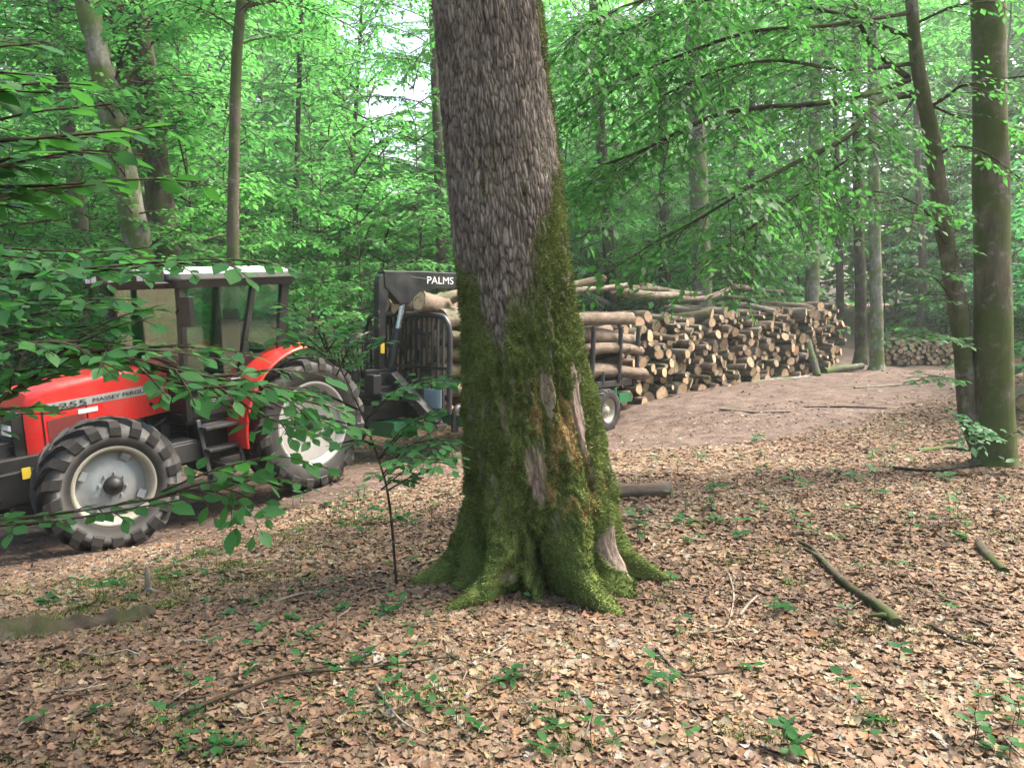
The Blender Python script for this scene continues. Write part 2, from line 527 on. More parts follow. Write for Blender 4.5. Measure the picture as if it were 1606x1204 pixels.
def litter(n, region, size, fine, seed, lift=.012):
    r = np.random.RandomState(seed)
    x, y = region(r, n)
    keep = r.rand(len(x)) > track_w(x, y) * .93
    x, y = x[keep], y[keep]
    n = len(x)
    z = gz_np(x, y) + r.rand(n) ** 1.5 * lift + .004
    az = r.rand(n) * 2 * np.pi
    tilt, roll = np.clip(r.normal(0, .18, n), -.35, .35), np.clip(r.normal(0, .24, n), -.5, .5)
    s = size * np.exp(np.clip(r.normal(0, .26, n), -.7, .5))
    d = np.stack([np.cos(az) * np.cos(tilt), np.sin(az) * np.cos(tilt), np.sin(tilt)], -1)
    sd = np.stack([-np.sin(az), np.cos(az), np.zeros(n)], -1)
    nn = np.cross(d, sd)
    sd, nn = sd * np.cos(roll)[:, None] + nn * np.sin(roll)[:, None], nn * np.cos(roll)[:, None] - sd * np.sin(roll)[:, None]
    if fine:     # lobed outline, 6 stations with a midrib
        st = np.array([0, .16, .34, .55, .78, 1.0]) - .5
        wl = np.array([.05, .24, .21, .33, .24, .05])
        tx = np.concatenate([st, st, st]); ty = np.concatenate([wl, 0 * wl, -wl])
        T = 6
        f = [(i, i + 1, T + i + 1, T + i) for i in range(5)] + [(T + i, T + i + 1, 2 * T + i + 1, 2 * T + i) for i in range(5)]
    else:
        tx = np.array([-.5, 0, .5, 0]); ty = np.array([0, .30, 0, -.30])
        f = [(0, 3, 2, 1)]
    f = np.array(f)
    k = len(tx)
    wv = np.clip(np.exp(r.normal(0, .25, n)), .6, 1.4)
    jit = r.normal(0, .055, (n, k))
    X = tx[None] + r.normal(0, .03, (n, k)); Yv = ty[None] * wv[:, None] + jit * (np.abs(ty) > .05)
    curl, cup = np.clip(r.normal(.1, .4, n), -.7, .7), np.clip(r.normal(.2, .6, n), -1.0, 1.2)
    Z = curl[:, None] * X ** 2 + cup[:, None] * Yv ** 2 * 1.6 + r.normal(0, .03, (n, k))
    P = np.stack([x, y, z], -1)[:, None] + s[:, None, None] * (X[..., None] * d[:, None] + Yv[..., None] * sd[:, None] + Z[..., None] * nn[:, None])
    zm = gz_np(P[..., 0].ravel(), P[..., 1].ravel()).reshape(n, k) if fine else gz_np(x, y)[:, None]
    P[..., 2] = np.maximum(P[..., 2], zm + .002)
    F = (np.arange(n)[:, None, None] * k + f[None]).reshape(-1, 4)
    c = PAL[r.randint(0, len(PAL), n)] * (np.exp(r.normal(-.24, .40, n)) * (.62 + .72 * sstep(.34, .62, fbm(x * .9, y * .9, 21, 4))))[:, None]
    c = np.repeat(c[:, None], k, 1) * np.exp(r.normal(-.56, .16, (n, k)))[..., None] * np.where(np.abs(ty) < .01, 1.12, .95)[None, :, None]
    c = np.clip(c * np.array([1.07, .95, .80]), .006, .25)
    c4 = np.concatenate([c, np.ones((n, k, 1))], -1).reshape(-1, 4)
    return P.reshape(-1, 3), F, c4
def wedge(y0, y1, pad=.6):
    def g(r, n):
        y = np.sqrt(r.rand(n) * (y1 ** 2 - y0 ** 2) + y0 ** 2)
        x = (r.rand(n) * 2 - 1) * (y * .80 + pad + .5)
        return x, y
    return g
for i, (n, reg, s, fine, sd_) in enumerate(((70000, wedge(2.1, 4.8),  .044, True, 1), (66000, wedge(4.8, 8.2), .047, True, 2), (108000, wedge(8.0, 15), .060, False, 3), (42000, wedge(14, 27), .085, False, 4))):
    P, Fq, c4 = litter(n, reg, s, fine, sd_)
    o = link('leaf_litter', mesh_np('leaf_litter', P, [Fq], [M['litter']], smooth=True, attrs={'shade': c4}))
    tag(o, kind='stuff')
# ------------------------------------------------------------------ the big mossy oak
OY = 4.85
prof = [(at(l, y, OY), at(r, y, OY)) for y, l, r in ((0, 681, 846), (200, 698, 866), (400, 716, 893), (500, 724, 908), (600, 727, 926), (700, 728, 945), (770, 735, 958))]
pz = np.array([p.z for p, _ in prof])[::-1]
pc = np.array([(p.x + q.x) / 2 for p, q in prof])[::-1]
pr = np.array([(q.x - p.x) / 2 for p, q in prof])[::-1]
pz = np.concatenate([[-.3, 0.05], pz, [7.5]])
pc = np.concatenate([[.19, .185], pc, [pc[-1] - .35]])
pr = np.concatenate([[.42, .42], pr, [.27]])
pr[2] = max(pr[2], .41)
GZ0 = -.07
zs = np.concatenate([np.arange(-.32, 3.8, .0085), np.arange(3.8, 7.5, .08)])
nt_ = 620
th = np.linspace(0, 2 * np.pi, nt_, endpoint=False)
TH, Z = np.meshgrid(th, zs)
core = np.interp(Z, pz, pr)
cx = np.interp(Z, pz, pc)
zz = np.maximum(Z - GZ0, 0)
ROOTS = [(-129, .86, .19, .30), (-63, .86, .22, .36), (-101, .52, .085, .26), (-158, .60, .12, .34), (-178, .80, .15, .26), (-6, .88, .16, .26), (-35, .68, .19, .40), (40, .75, .22, .3), (85, .7, .22, .3), (130, .72, .2, .3)]
core = core - .07 * np.exp(-zz / .35)
R = core.copy()
lob = np.zeros_like(R)
for n_, (ang, rg, w, hh) in enumerate(ROOTS):
    wig = .16 * np.sin(zz * 7 + ang) * np.exp(-zz / .8) + .10 * (fbm(zz * 4, n_ * 3.7, 0, 2) - .5)
    dth = (TH - math.radians(ang) + wig + np.pi) % (2 * np.pi) - np.pi
    ww = w * (1 + .5 * zz)
    g = np.exp(-(np.abs(dth) / ww) ** 2.2)
    lob = np.maximum(lob, (rg - .36) * (.90 * np.exp(-(zz / (hh * .66)) ** 1.15) + .10 * np.exp(-zz / .5)) * g)
    R = R + .016 * np.exp(-zz / 1.1) * np.exp(-(dth / .13) ** 2)
R = R + lob
ux, uy = np.cos(TH), np.sin(TH)
# where the moss, the lichen and the bare bark are
t_ = np.cos(TH)
edge = np.interp(t_, [-1, -.75, -.5, -.33, -.12, .2, .45, .7, .88, 1.0], [1.85, 1.72, 1.60, 1.40, 1.78, 1.80, 1.92, 2.15, 2.45, 2.55])
edge = np.where(uy > .3, 1.2, edge) + (fbm(ux * 2.2, uy * 2.2, Z * 2.0, 4) - .5) * .7
moss = sstep(.16, -.16, Z - edge)
patch = fbm(ux * 4.5, uy * 4.5, Z * 2.6 + 40, 4)
moss = np.maximum(moss, sstep(.60, .70, patch) * sstep(2.9, 2.0, Z) * .85)
moss = np.maximum(moss, sstep(.5, .62, fbm(ux * 3, uy * 3, Z * 1.5 + 7, 3)) * sstep(.72, .9, t_) * .55)
def spot(ang, z0, da, dz, nz=.5):
    dth = (TH - math.radians(ang) + np.pi) % (2 * np.pi) - np.pi
    q = (dth / math.radians(da)) ** 2 + ((Z - z0) / dz) ** 2 + (fbm(ux * 10, uy * 10, Z * 7 + ang, 5) - .5) * 6.5 * nz
    return sstep(1.2, .5, q)
bare = np.clip(spot(-90, .66, 8, .17) * .85 + spot(-46, .93, 7, .26, .7) + spot(-112, 1.0, 5, .15) * .7 + spot(-113, .06, 4, .06) * .5 + spot(-33, .17, 9, .19, .22) + spot(-75, 1.15, 6, .18) * .8, 0, 1)
lich = np.clip(spot(-62, .72, 26, .34, 1.0) + spot(-72, .98, 16, .2, 1.0) * .8, 0, 1) * (1 - bare) * sstep(.36, .62, fbm(ux * 13, uy * 13, Z * 11, 4))
moss = moss * (1 - .7 * sstep(.61, .70, fbm(ux * 9, uy * 9, Z * 5 + 70, 4)) * sstep(.25, .6, zz))
moss = moss * (1 - bare)
# relief: elongated bark plates from a jittered cell pattern
TA = (TH + np.pi * 1.5) % (2 * np.pi)                     # seam at the back
wa, wb = TA * .36 / .023, Z / .080
wa = wa + 1.9 * (fbm(TA * 6, Z * 3, 1, 3) - .5) + .5 * (fbm(TA * 26, Z * 16, 4, 2) - .5)
wb = wb + 1.6 * (fbm(TA * 7, Z * 4, 8, 3) - .5)
ia, ib = np.floor(wa).astype(np.int64), np.floor(wb).astype(np.int64)
F1, F2 = np.full(wa.shape, 9.0), np.full(wa.shape, 9.0)
for da in (-1, 0, 1):
    for db in (-1, 0, 1):
        h1 = _tab[((ia + da) * 73856093 ^ (ib + db) * 19349663) & 65535]
        h2 = _tab[((ia + da) * 83492791 ^ (ib + db) * 49979687) & 65535]
        dd = np.hypot(ia + da + h1 - wa, (ib + db + h2 - wb) * .75)
        F2 = np.where(dd < F1, F1, np.minimum(F2, dd)); F1 = np.minimum(F1, dd)
bk = np.clip((F2 - F1) * 1.6, 0, 1)
ridge = np.abs(2 * fbm(TA * 5.5 + .8 * fbm(TA * 3, Z * 2, 3, 2), Z * .9, 2, 4) - 1)
barkd = .017 * np.sqrt(bk) - .012 * np.exp(-(ridge / .10) ** 2) + (fbm(TA * 40, Z * 18, 5, 3) - .5) * .008
big = (fbm(ux * 2.3, uy * 2.3, Z * 1.6, 3) - .5) * .04
mossd = (fbm(ux * 6, uy * 6, Z * 6, 4) - .5) * .05 + (np.sqrt(fbm(ux * 17, uy * 17, Z * 26, 3)) - .7) * .075 + .014
slit = sum(dp * np.exp(-(((TH - math.radians(a_) + .10 * np.sin(zz * 11 + a_) + np.pi) % (2 * np.pi) - np.pi) / w_) ** 2) * np.exp(-(zz / h_) ** 2) for a_, dp, w_, h_ in ((-89, .15, .055, .30), (-112, .13, .05, .26), (-147, .08, .06, .4), (-49, .07, .06, .34), (-20, .10, .06, .3), (-98, .05, .04, .75), (-128, .04, .035, .9)))
crease = -.05 * np.exp(-(np.abs(2 * fbm(ux * 1.9, uy * 1.9, Z * .55 + 3, 3) - 1) / .05) ** 2) * sstep(1.7, .9, Z)
R = R - .018 * moss * sstep(.3, .7, zz) - slit + barkd * (1 - moss) * (1 - .5 * bare) + big + mossd * moss + crease
X, Y = cx + R * ux, OY + R * uy * 1.0
n_r = len(zs)
ii = np.arange(n_r * nt_).reshape(n_r, nt_)
jj = np.roll(ii, -1, axis=1)
q = np.stack([ii[:-1], jj[:-1], jj[1:], ii[1:]], -1).reshape(-1, 4)
V = np.stack([X, Y, Z], -1)
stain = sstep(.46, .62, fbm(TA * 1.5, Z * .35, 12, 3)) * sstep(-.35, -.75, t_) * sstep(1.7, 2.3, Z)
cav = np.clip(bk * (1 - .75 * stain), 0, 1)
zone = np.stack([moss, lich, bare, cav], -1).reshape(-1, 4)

m, nt, b = mat('oak_bark')
N = NT(nt)
c = N.coords()
cz = N.coords((1, 1, .28))
a = N.attr('zone')
sep = N.n('ShaderNodeSeparateColor')
N.l(a.outputs['Color'], sep.inputs[0])
f1 = N.noise(cz, 34, 7, .72, .3)
f2 = N.noise(c, 90, 5, .7)
f3 = N.noise(c, 5, 5, .6)
barkc = N.ramp(f1, [(.30, (.06, .05, .043)), (.5, (.175, .152, .132)), (.70, (.36, .33, .295))])
barkc = N.mix(N.math('MULTIPLY', N.ramp(f2, [(.58, (0, 0, 0)), (.66, (1, 1, 1))]), .35), barkc, (.36, .34, .32))
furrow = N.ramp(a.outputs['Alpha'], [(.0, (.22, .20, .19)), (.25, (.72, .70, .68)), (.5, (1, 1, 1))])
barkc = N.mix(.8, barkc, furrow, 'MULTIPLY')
barkc = N.mix(.7, barkc, N.ramp(N.noise(c, 2.6, 5, .65), [(.32, (.45, .42, .40)), (.55, (1, .98, .95)), (.72, (1.25, 1.25, 1.22))]), 'MULTIPLY')
mossc = N.ramp(N.math('ADD', N.math('MULTIPLY', f3, .6), N.math('MULTIPLY', f2, .4)), [(.33, (.036, .043, .013)), (.5, (.095, .127, .034)), (.68, (.175, .225, .066))])
lichc = N.mix(f2, (.20, .135, .05), (.40, .29, .13))
barec = N.ramp(f1, [(.3, (.12, .088, .072)), (.7, (.33, .255, .215))])
col = N.mix(sep.outputs[2], barkc, barec)
col = N.mix(sep.outputs[0], col, mossc)
col = N.mix(N.math('MULTIPLY', sep.outputs[1], .8), col, lichc)
N.l(N.mix(1.0, col, (.95, .95, .95), 'MULTIPLY'), b.inputs['Base Color'])
b.inputs['Roughness'].default_value = .92
b.inputs['Specular IOR Level'].default_value = .12
N.l(N.bump(N.math('ADD', f1, N.math('MULTIPLY', f2, .5)), .75, .012), b.inputs['Normal'])
M['oak'] = m

oak = thing('oak_tree', 'huge old furrowed trunk with a thick skirt of moss over its spreading roots', 'tree', (0, 0, 0))
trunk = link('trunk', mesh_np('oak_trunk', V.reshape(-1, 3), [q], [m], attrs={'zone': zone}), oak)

# moss fuzz: short blades over the mossy bark
rs = np.random.RandomState(5)
mw = (moss * (uy < .35) * (Z > GZ0 - .03) * (Z < 3.6) * (R + .05)).ravel()
ncand = 135000
pick = rs.choice(len(mw), ncand, p=mw / mw.sum())
P = V.reshape(-1, 3)[pick] + rs.normal(0, .003, (ncand, 3))
rad = np.stack([ux.ravel()[pick], uy.ravel()[pick], np.zeros(ncand)], -1)
dirn = rad + rs.normal(0, .55, (ncand, 3)) + np.array([0, 0, .15])
dirn /= np.linalg.norm(dirn, axis=1)[:, None]
sd = np.cross(dirn, rs.normal(0, 1, (ncand, 3)))
sd /= np.linalg.norm(sd, axis=1)[:, None] + 1e-9
ln = (.009 + .019 * rs.rand(ncand) ** 1.5)[:, None]
wd = (.0018 + .0028 * rs.rand(ncand))[:, None]
Vb = np.stack([P - sd * wd - rad * .003, P + sd * wd - rad * .003, P + dirn * ln], 1).reshape(-1, 3)
Fb = np.arange(ncand * 3).reshape(-1, 3)
tint = np.repeat(np.clip(.5 * fbm(P[:, 0] * 7, P[:, 1] * 7, P[:, 2] * 7, 3) * 2 - .25 + .5 * rs.rand(ncand) * .9, 0, 1), 3)
m2, nt, b = mat('moss_blade')
N = NT(nt)
a = N.attr('tint')
mcol = N.ramp(a.outputs['Fac'], [(.0, (.038, .046, .014)), (.5, (.120, .160, .043)), (1, (.24, .30, .09))])
N.l(N.mix(N.attr('dry').outputs['Fac'], mcol, N.ramp(a.outputs['Fac'], [(0, (.14, .09, .035)), (1, (.48, .35, .16))])), b.inputs['Base Color'])
b.inputs['Roughness'].default_value = .8
b.inputs['Specular IOR Level'].default_value = .1
mo = link('moss', mesh_np('oak_moss', Vb, [Fb], [m2], smooth=False, attrs={'tint': tint, 'dry': np.repeat((lich.ravel()[pick] > .25 + .5 * rs.rand(ncand)) * 1.0, 3)}), oak)
mo['kind'] = 'stuff'
# ------------------------------------------------------------------ tractor
M['red'] = painted('red_paint', (.58, .020, .018), .32, (.22, .12, .08), .28)
M['white'] = painted('white_paint', (.34, .34, .33), .4, (.22, .18, .14), .35)
M['cream'] = painted('cream_paint', (.34, .325, .265), .45, (.22, .17, .12), .45)
M['hubgrey'] = painted('grey_blue_paint', (.28, .31, .325), .45, (.20, .15, .11), .5)
M['rubber'] = painted('tyre_rubber', (.012, .012, .0125), .6, (.06, .05, .042), .75, scale=5)
M['black'] = painted('black_plastic', (.008, .008, .0085), .35, (.05, .042, .034), .3)
M['dark'] = painted('dark_metal', (.014, .0145, .0155), .42, (.055, .044, .034), .5, metal=.2)
M['steel'] = painted('grey_steel', (.05, .053, .057), .4, (.075, .06, .048), .4, metal=.5)
M['crane'] = painted('crane_paint', (.009, .011, .014), .32, (.05, .042, .034), .25)
M['chrome'] = painted('cylinder_rod', (.55, .56, .56), .25, (.2, .18, .15), .2, metal=.9)
M['yellow'] = painted('yellow_sticker', (.62, .45, .04), .45, (.2, .15, .1), .2)
M['lampwhite'] = painted('lamp_glass', (.70, .72, .72), .12, (.3, .28, .25), .1)
M['green_paint'] = painted('green_paint', (.018, .16, .062), .4, (.10, .08, .05), .35)
M['roofwhite'] = painted('roof_paint', (.40, .43, .46), .35, (.14, .15, .09), .35)
M['letterdark'] = painted('dark_lettering', (.03, .03, .034), .5, amount=.1)
M['letterwhite'] = painted('white_lettering', (.62, .63, .64), .5, amount=.15)
M['seat'] = painted('seat_cloth', (.04, .045, .05), .85, amount=.2)
M['orange'] = painted('orange_lens', (.75, .18, .02), .25, amount=.1)
M['rust'] = painted('rusty_red', (.34, .085, .045), .6, (.14, .08, .05), .4)

m, nt, b = mat('tinted_glass')
N = NT(nt)
tp = N.n('ShaderNodeBsdfTransparent'); tp.inputs[0].default_value = (.48, .72, .60, 1)
gl = N.n('ShaderNodeBsdfGlossy'); gl.inputs['Roughness'].default_value = .03; gl.inputs[0].default_value = (.9, 1, .96, 1)
fr = N.n('ShaderNodeLayerWeight')
mx = N.n('ShaderNodeMixShader')
N.l(N.math('MULTIPLY_ADD', N.math('POWER', fr.outputs['Facing'], 3.0), .75, .13), mx.inputs[0]); N.l(tp.outputs[0], mx.inputs[1]); N.l(gl.outputs[0], mx.inputs[2])
N.l(mx.outputs[0], nt.nodes['Material Output'].inputs['Surface'])
M['glass'] = m

TF = Vector((-.58, -.81, 0)).normalized()                 # tractor heading
TL = Vector((.81, -.58, 0)).normalized()                  # its left side, towards the camera
rear = at(497, 766, 9.7) - TL * 1.0
front = at(172, 868, 7.55) - TL * 1.0
slope = (front.z - rear.z) / (front - rear).to_2d().length
TX = Vector((TF.x, TF.y, slope)).normalized()
TZ = TX.cross(TL).normalized()
TYv = TZ.cross(TX)
TM = Matrix(((TX.x, TYv.x, TZ.x, rear.x), (TX.y, TYv.y, TZ.y, rear.y), (TX.z, TYv.z, TZ.z, rear.z), (0, 0, 0, 1)))
tractor = thing('tractor', 'red farm tractor with grey roofed cab and big lugged tyres parked under the beech branches', 'tractor')
tractor.matrix_world = TM
WB = (front - rear).to_2d().length - .14

def tyre_mb(Rr, w, rim, nl, lug_h, c):
    mb = MB()
    h = w / 2
    mb.lathe([(-h * .74, rim), (-h * .92, rim + .05), (-h, (rim + Rr) * .5), (-h * 1.0, Rr - .15), (-h * .93, Rr - lug_h - .025), (-h * .6, Rr - lug_h), (0, Rr - lug_h + .008),
              (h * .6, Rr - lug_h), (h * .93, Rr - lug_h - .025), (h, Rr - .15), (h, (rim + Rr) * .5), (h * .92, rim + .05), (h * .74, rim)], c, 64)
    span = 2 * math.pi / nl
    for sg in (-1, 1):
        for k in range(nl):
            p0 = span * (k + (0.5 if sg > 0 else 0))
            st = []          # (y, phi, outer r, inner r, half angle)
            for (yy, dp, ro, ri, hw) in ((-.06, -.02, Rr - .004, Rr - lug_h - .02, .020), (.35, .42, Rr, Rr - lug_h - .03, .023), (.72, .80, Rr - .004, Rr - lug_h - .04, .027),
                                         (.95, 1.0, Rr - .022, Rr - lug_h - .07, .034), (1.035, 1.06, Rr - .085, Rr - .14, .046), (1.03, 1.08, Rr - .165, Rr - .19, .050)):
                st.append((yy * h * sg, p0 + dp * span * 1.15, ro, ri, hw / Rr * 1.3))
            v = []
            for (y, ph, ro, ri, ha) in st:
                yi = y * .93
                for (r_, a_, y_) in ((ro, ph - ha, y), (ro, ph + ha, y), (ri, ph + ha * 1.35, yi), (ri, ph - ha * 1.35, yi)):
                    v.append((c[0] + r_ * math.cos(a_), c[1] + y_, c[2] + r_ * math.sin(a_)))
            f = []
            for i in range(len(st) - 1):
                for e in range(4):
                    f.append((4 * i + e, 4 * i + (e + 1) % 4, 4 * i + 4 + (e + 1) % 4, 4 * i + 4 + e))
            f += [(0, 1, 2, 3), tuple(4 * len(st) - 4 + e for e in (3, 2, 1, 0))]
            mb.add(v, f)
    return mb

def wheel(c, Rr, w, rim, nl, side, kind, steer=0.0, parent=None):
    """side +1: outer face towards +y"""
    e = bpy.data.objects.new('wheel', None)
    COL.objects.link(e)
    e.parent = parent
    e.location = c
    e.rotation_euler = (0, random.random(), steer) if not steer else (0, 0, steer)
    o = (0, 0, 0)
    tyre_mb(Rr, w, rim, nl, .058 if Rr > .5 else .02, o).build('tyre', M['rubber'], e)
    s = side
    h = w / 2
    mb = MB()
    if kind == 'front':
        mb.lathe([(s * h * .80, rim + .025), (s * h * .84, rim + .012), (s * h * .82, rim - .012), (s * h * .62, rim - .03), (s * h * .15, rim - .055), (-s * h * .6, rim - .05), (-s * h * .8, rim + .02)], o, 48)
        mb.build('rim', M['cream'], e)
        mb = MB()
        rr = rim - .055
        mb.lathe([(s * h * .18, rr), (s * h * .16, rr - .03), (s * h * .42, rr - .12), (s * h * .46, rr - .16), (s * h * .46, .07), (s * h * .40, 0.0)], o, 40)
        for k in range(8):
            q = 2 * math.pi * k / 8 + .2
            mb.cyl((.13 * math.cos(q), s * h * .45, .13 * math.sin(q)), (.13 * math.cos(q), s * (h * .45 + .03), .13 * math.sin(q)), .016, n=6)
        for k in range(4):
            q = 2 * math.pi * k / 4 + .5
            mb.bar(((rr - .06) * math.cos(q), s * h * .30, (rr - .06) * math.sin(q)), ((rr + .01) * math.cos(q), s * h * .45, (rr + .01) * math.sin(q)), .09, .05, (0, 1, 0))
        mb.build('disc', M['hubgrey'], e, .004)
        mb = MB()
        mb.lathe([(s * h * .44, .095), (s * (h * .46 + .05), .09), (s * (h * .46 + .09), .06), (s * (h * .46 + .10), .0)], o, 24)
        mb.build('hub', M['dark'], e)
    elif kind == 'rear':
        mb.lathe([(s * h * .82, rim + .028), (s * h * .86, rim + .01), (s * h * .82, rim - .014), (s * h * .60, rim - .03), (s * h * .55, rim - .045), (s * h * .30, rim - .06), (-s * h * .6, rim - .05), (-s * h * .8, rim + .02)], o, 56)
        mb.build('rim', M['white'], e)
        mb = MB()
        rr = rim - .055
        mb.lathe([(s * h * .42, rr), (s * h * .44, rr - .02), (s * h * .16, .20), (s * h * .12, .17), (s * h * .12, .0)], o, 48)
        for k in range(8):
            q = 2 * math.pi * k / 8 + .1
            mb.cyl((.135 * math.cos(q), s * h * .12, .135 * math.sin(q)), (.135 * math.cos(q), s * (h * .12 + .035), .135 * math.sin(q)), .016, n=6)
        mb.build('disc', M['white'], e)
        mb = MB()
        mb.lathe([(s * h * .10, .10), (s * (h * .12 + .09), .095), (s * (h * .12 + .11), .07), (s * (h * .12 + .11), 0)], o, 24)
        for k in range(4):      # dark slots cut in the disc
            q = 2 * math.pi * k / 4 + .65
            r1 = rr - .10
            MB().tube([(r1 * math.cos(q), s * h * .345, r1 * math.sin(q)), (r1 * math.cos(q), s * h * .362, r1 * math.sin(q))], .035, 14).build('slot', M['dark'], e)
        mb.build('hub', M['dark'], e)
    else:
        mb.lathe([(s * h * .85, rim + .02), (s * h * .85, rim - .012), (s * h * .5, rim - .04), (s * h * .4, rim - .10), (s * h * .55, .09), (s * h * .75, .075), (s * h * .78, 0)], o, 36)
        for k in range(6):
            q = 2 * math.pi * k / 6
            mb.cyl((.11 * math.cos(q), s * h * .5, .11 * math.sin(q)), (.11 * math.cos(q), s * (h * .5 + .04), .11 * math.sin(q)), .013, n=6)
        mb.build('rim', M['cream'], e)
    return e
random.seed(4)
RR, RW, FR, FW = .86, .44, .69, .38
wheel((0, .86, RR - .02), RR, RW, .525, 20, 1, 'rear', .0001, tractor)
wheel((0, -.86, RR - .02), RR, RW, .525, 20, -1, 'rear', .0001, tractor)
wheel((WB, .86, FR - .02), FR, FW, .39, 18, 1, 'front', math.radians(-8), tractor)
wheel((WB, -.86, FR - .02), FR, FW, .39, 18, -1, 'front', math.radians(-8), tractor)

# chassis, engine, front axle
mb = MB()
mb.box((1.0, 0, .82), (2.2, .46, .5)).box((2.55, 0, .95), (1.5, .40, .42)).box((0, 0, .86), (.55, .5, .5))
mb.cyl((0, -.7, .85), (0, .7, .85), .13).cyl((WB, -.66, .66), (WB, .66, .66), .09).box((WB, 0, .68), (.35, .5, .3)).box((WB, .55, .66), (.22, .2, .3)).box((WB, -.55, .66), (.22, .2, .3))
mb.cyl((1.2, .32, .95), (2.5, .34, 1.02), .025).cyl((1.5, .27, 1.12), (1.9, .30, .95), .03).cyl((1.75, .26, 1.2), (1.62, .34, .8), .02).cyl((1.9, .28, 1.15), (1.9, .36, .72), .045)
mb.box((1.62, .40, .98), (.10, .08, .22)).box((2.0, .33, 1.02), (.2, .10, .16)).cyl((1.4, .42, .72), (2.2, .42, .82), .018).cyl((.2, .1, .5), (2.5, .1, .55), .04)
mb.build('chassis', M['dark'], tractor, .008)
mb = MB()
mb.box((1.62, .60, .78), (.42, .34, .22)).box((1.62, .60, .90), (.36, .30, .03))
mb.build('battery_box', M['steel'], tractor, .012)

# hood: lofted sections
SEC = [(1.50, .365, 1.22, 1.82), (1.85, .36, 1.20, 1.81), (2.15, .355, 1.17, 1.79), (2.4, .35, 1.10, 1.77), (2.65, .335, 1.03, 1.74), (2.84, .315, .99, 1.705), (2.94, .29, .985, 1.655), (2.99, .26, 1.0, 1.55)]
def hood_section(w, zb, zt, n=7):
    pts = [(-w, zb), (w, zb)]
    rc = .085
    for k in range(n):
        q = math.pi / 2 * k / (n - 1)
        pts.append((w - rc + rc * math.cos(q), zt - .035 - rc + rc * math.sin(q)))
    pts.append((0, zt))
    for k in range(n):
        q = math.pi / 2 + math.pi / 2 * k / (n - 1)
        pts.append((-w + rc + rc * math.cos(q), zt - .035 - rc + rc * math.sin(q)))
    return pts
v, f = [], []
for (x, w, zb, zt) in SEC:
    v += [(x, y, z) for y, z in hood_section(w, zb, zt)]
ns = len(v) // len(SEC)
for i in range(len(SEC) - 1):
    f += [(i * ns + k, i * ns + (k + 1) % ns, (i + 1) * ns + (k + 1) % ns, (i + 1) * ns + k) for k in range(ns)]
f += [tuple(range(ns)), tuple(range(len(v) - 1, len(v) - ns - 1, -1))]
mb = MB().add(v, f, 0, True)
hood = mb.build('hood', M['red'], tractor)
em = hood.modifiers.new('edges', 'EDGE_SPLIT'); em.split_angle = math.radians(35)
def hy(x):
    return float(np.interp(x, [s_[0] for s_ in SEC], [s_[1] for s_ in SEC]))
def side_plate(x0, x1, z00, z01, z10, z11, off, n=8):
    """plate on the hood side from x0 to x1; z at x0 runs z00..z01, at x1 z10..z11"""
    v, f = [], []
    for k in range(n + 1):
        t = k / n
        x = x0 + (x1 - x0) * t
        y = hy(x)
        lo, hi = z00 + (z10 - z00) * t, z01 + (z11 - z01) * t
        v += [(x, y + off, lo), (x, y + off, hi), (x, y - .01, hi), (x, y - .01, lo)]
    for k in range(n):
        f += [(4 * k + e, 4 * k + (e + 1) % 4, 4 * k + 4 + (e + 1) % 4, 4 * k + 4 + e) for e in range(4)]
    f += [(0, 1, 2, 3), (4 * n + 3, 4 * n + 2, 4 * n + 1, 4 * n)]
    return MB().add(v, f)
ZS0, ZS1 = 1.505, 1.455                         # stripe centre at the cab end and at the nose
side_plate(1.56, 2.83, ZS0 - .05, ZS0 + .052, ZS1 - .03, ZS1 + .045, .003, 24).build('stripe', M['white'], hood)
def hood_text(text, x_left, size, length, z_off, matl, thick):
    me, co, w = lettering(text, size, .002, thick)
    k = length / w
    out = co.copy()
    xs = x_left - (co[:, 0] - co[:, 0].min()) * k
    out[:, 0] = xs
    out[:, 2] = ZS0 + (ZS1 - ZS0) * (xs - 1.56) / (2.83 - 1.56) + z_off + co[:, 1]
    out[:, 1] = np.array([hy(x) for x in xs]) + .010 + co[:, 2] * .6
    me.vertices.foreach_set('co', out.ravel())
    me.materials.clear(); me.materials.append(matl)
    me.update()
    return link('lettering', me, hood)
hood_text('6255', 2.77, .085, .36, -.030, M['letterdark'], .0)
hood_text('MASSEY FERGUSON', 2.34, .062, .73, -.020, M['letterdark'], .0)
side_plate(2.30, 2.50, 1.355, 1.405, 1.35, 1.40, .005, 3).build('sticker', M['letterwhite'], hood)
# side grille and seams
m, nt, b = mat('grille_mesh')
N = NT(nt)
w_ = N.n('ShaderNodeTexChecker'); w_.inputs['Scale'].default_value = 240
N.l(N.coords(), w_.inputs[0])
N.l(N.mix(w_.outputs['Fac'], (.05, .012, .010), (.26, .035, .03)), b.inputs['Base Color'])
b.inputs['Roughness'].default_value = .6
side_plate(2.44, 2.80, 1.13, 1.36, 1.07, 1.33, .004).build('grille', m, hood)
mb = side_plate(2.405, 2.42, 1.10, 1.44, 1.10, 1.44, .003, 1)
mb2 = side_plate(2.83, 2.845, 1.0, 1.50, 1.0, 1.50, .003, 1); mb.add(mb2.v, mb2.f)
mb2 = side_plate(2.405, 2.83, 1.43, 1.437, 1.40, 1.407, .003, 4); mb.add(mb2.v, mb2.f)
for c_ in ((1.72, .362, 1.335),):
    MB().cyl(c_, (1.72, .372, 1.335), .022).build('cap', M['black'], hood)
mb.cyl((2.74, .325, 1.12), (2.74, .34, 1.12), .022)
mb.build('seam', M['black'], hood)
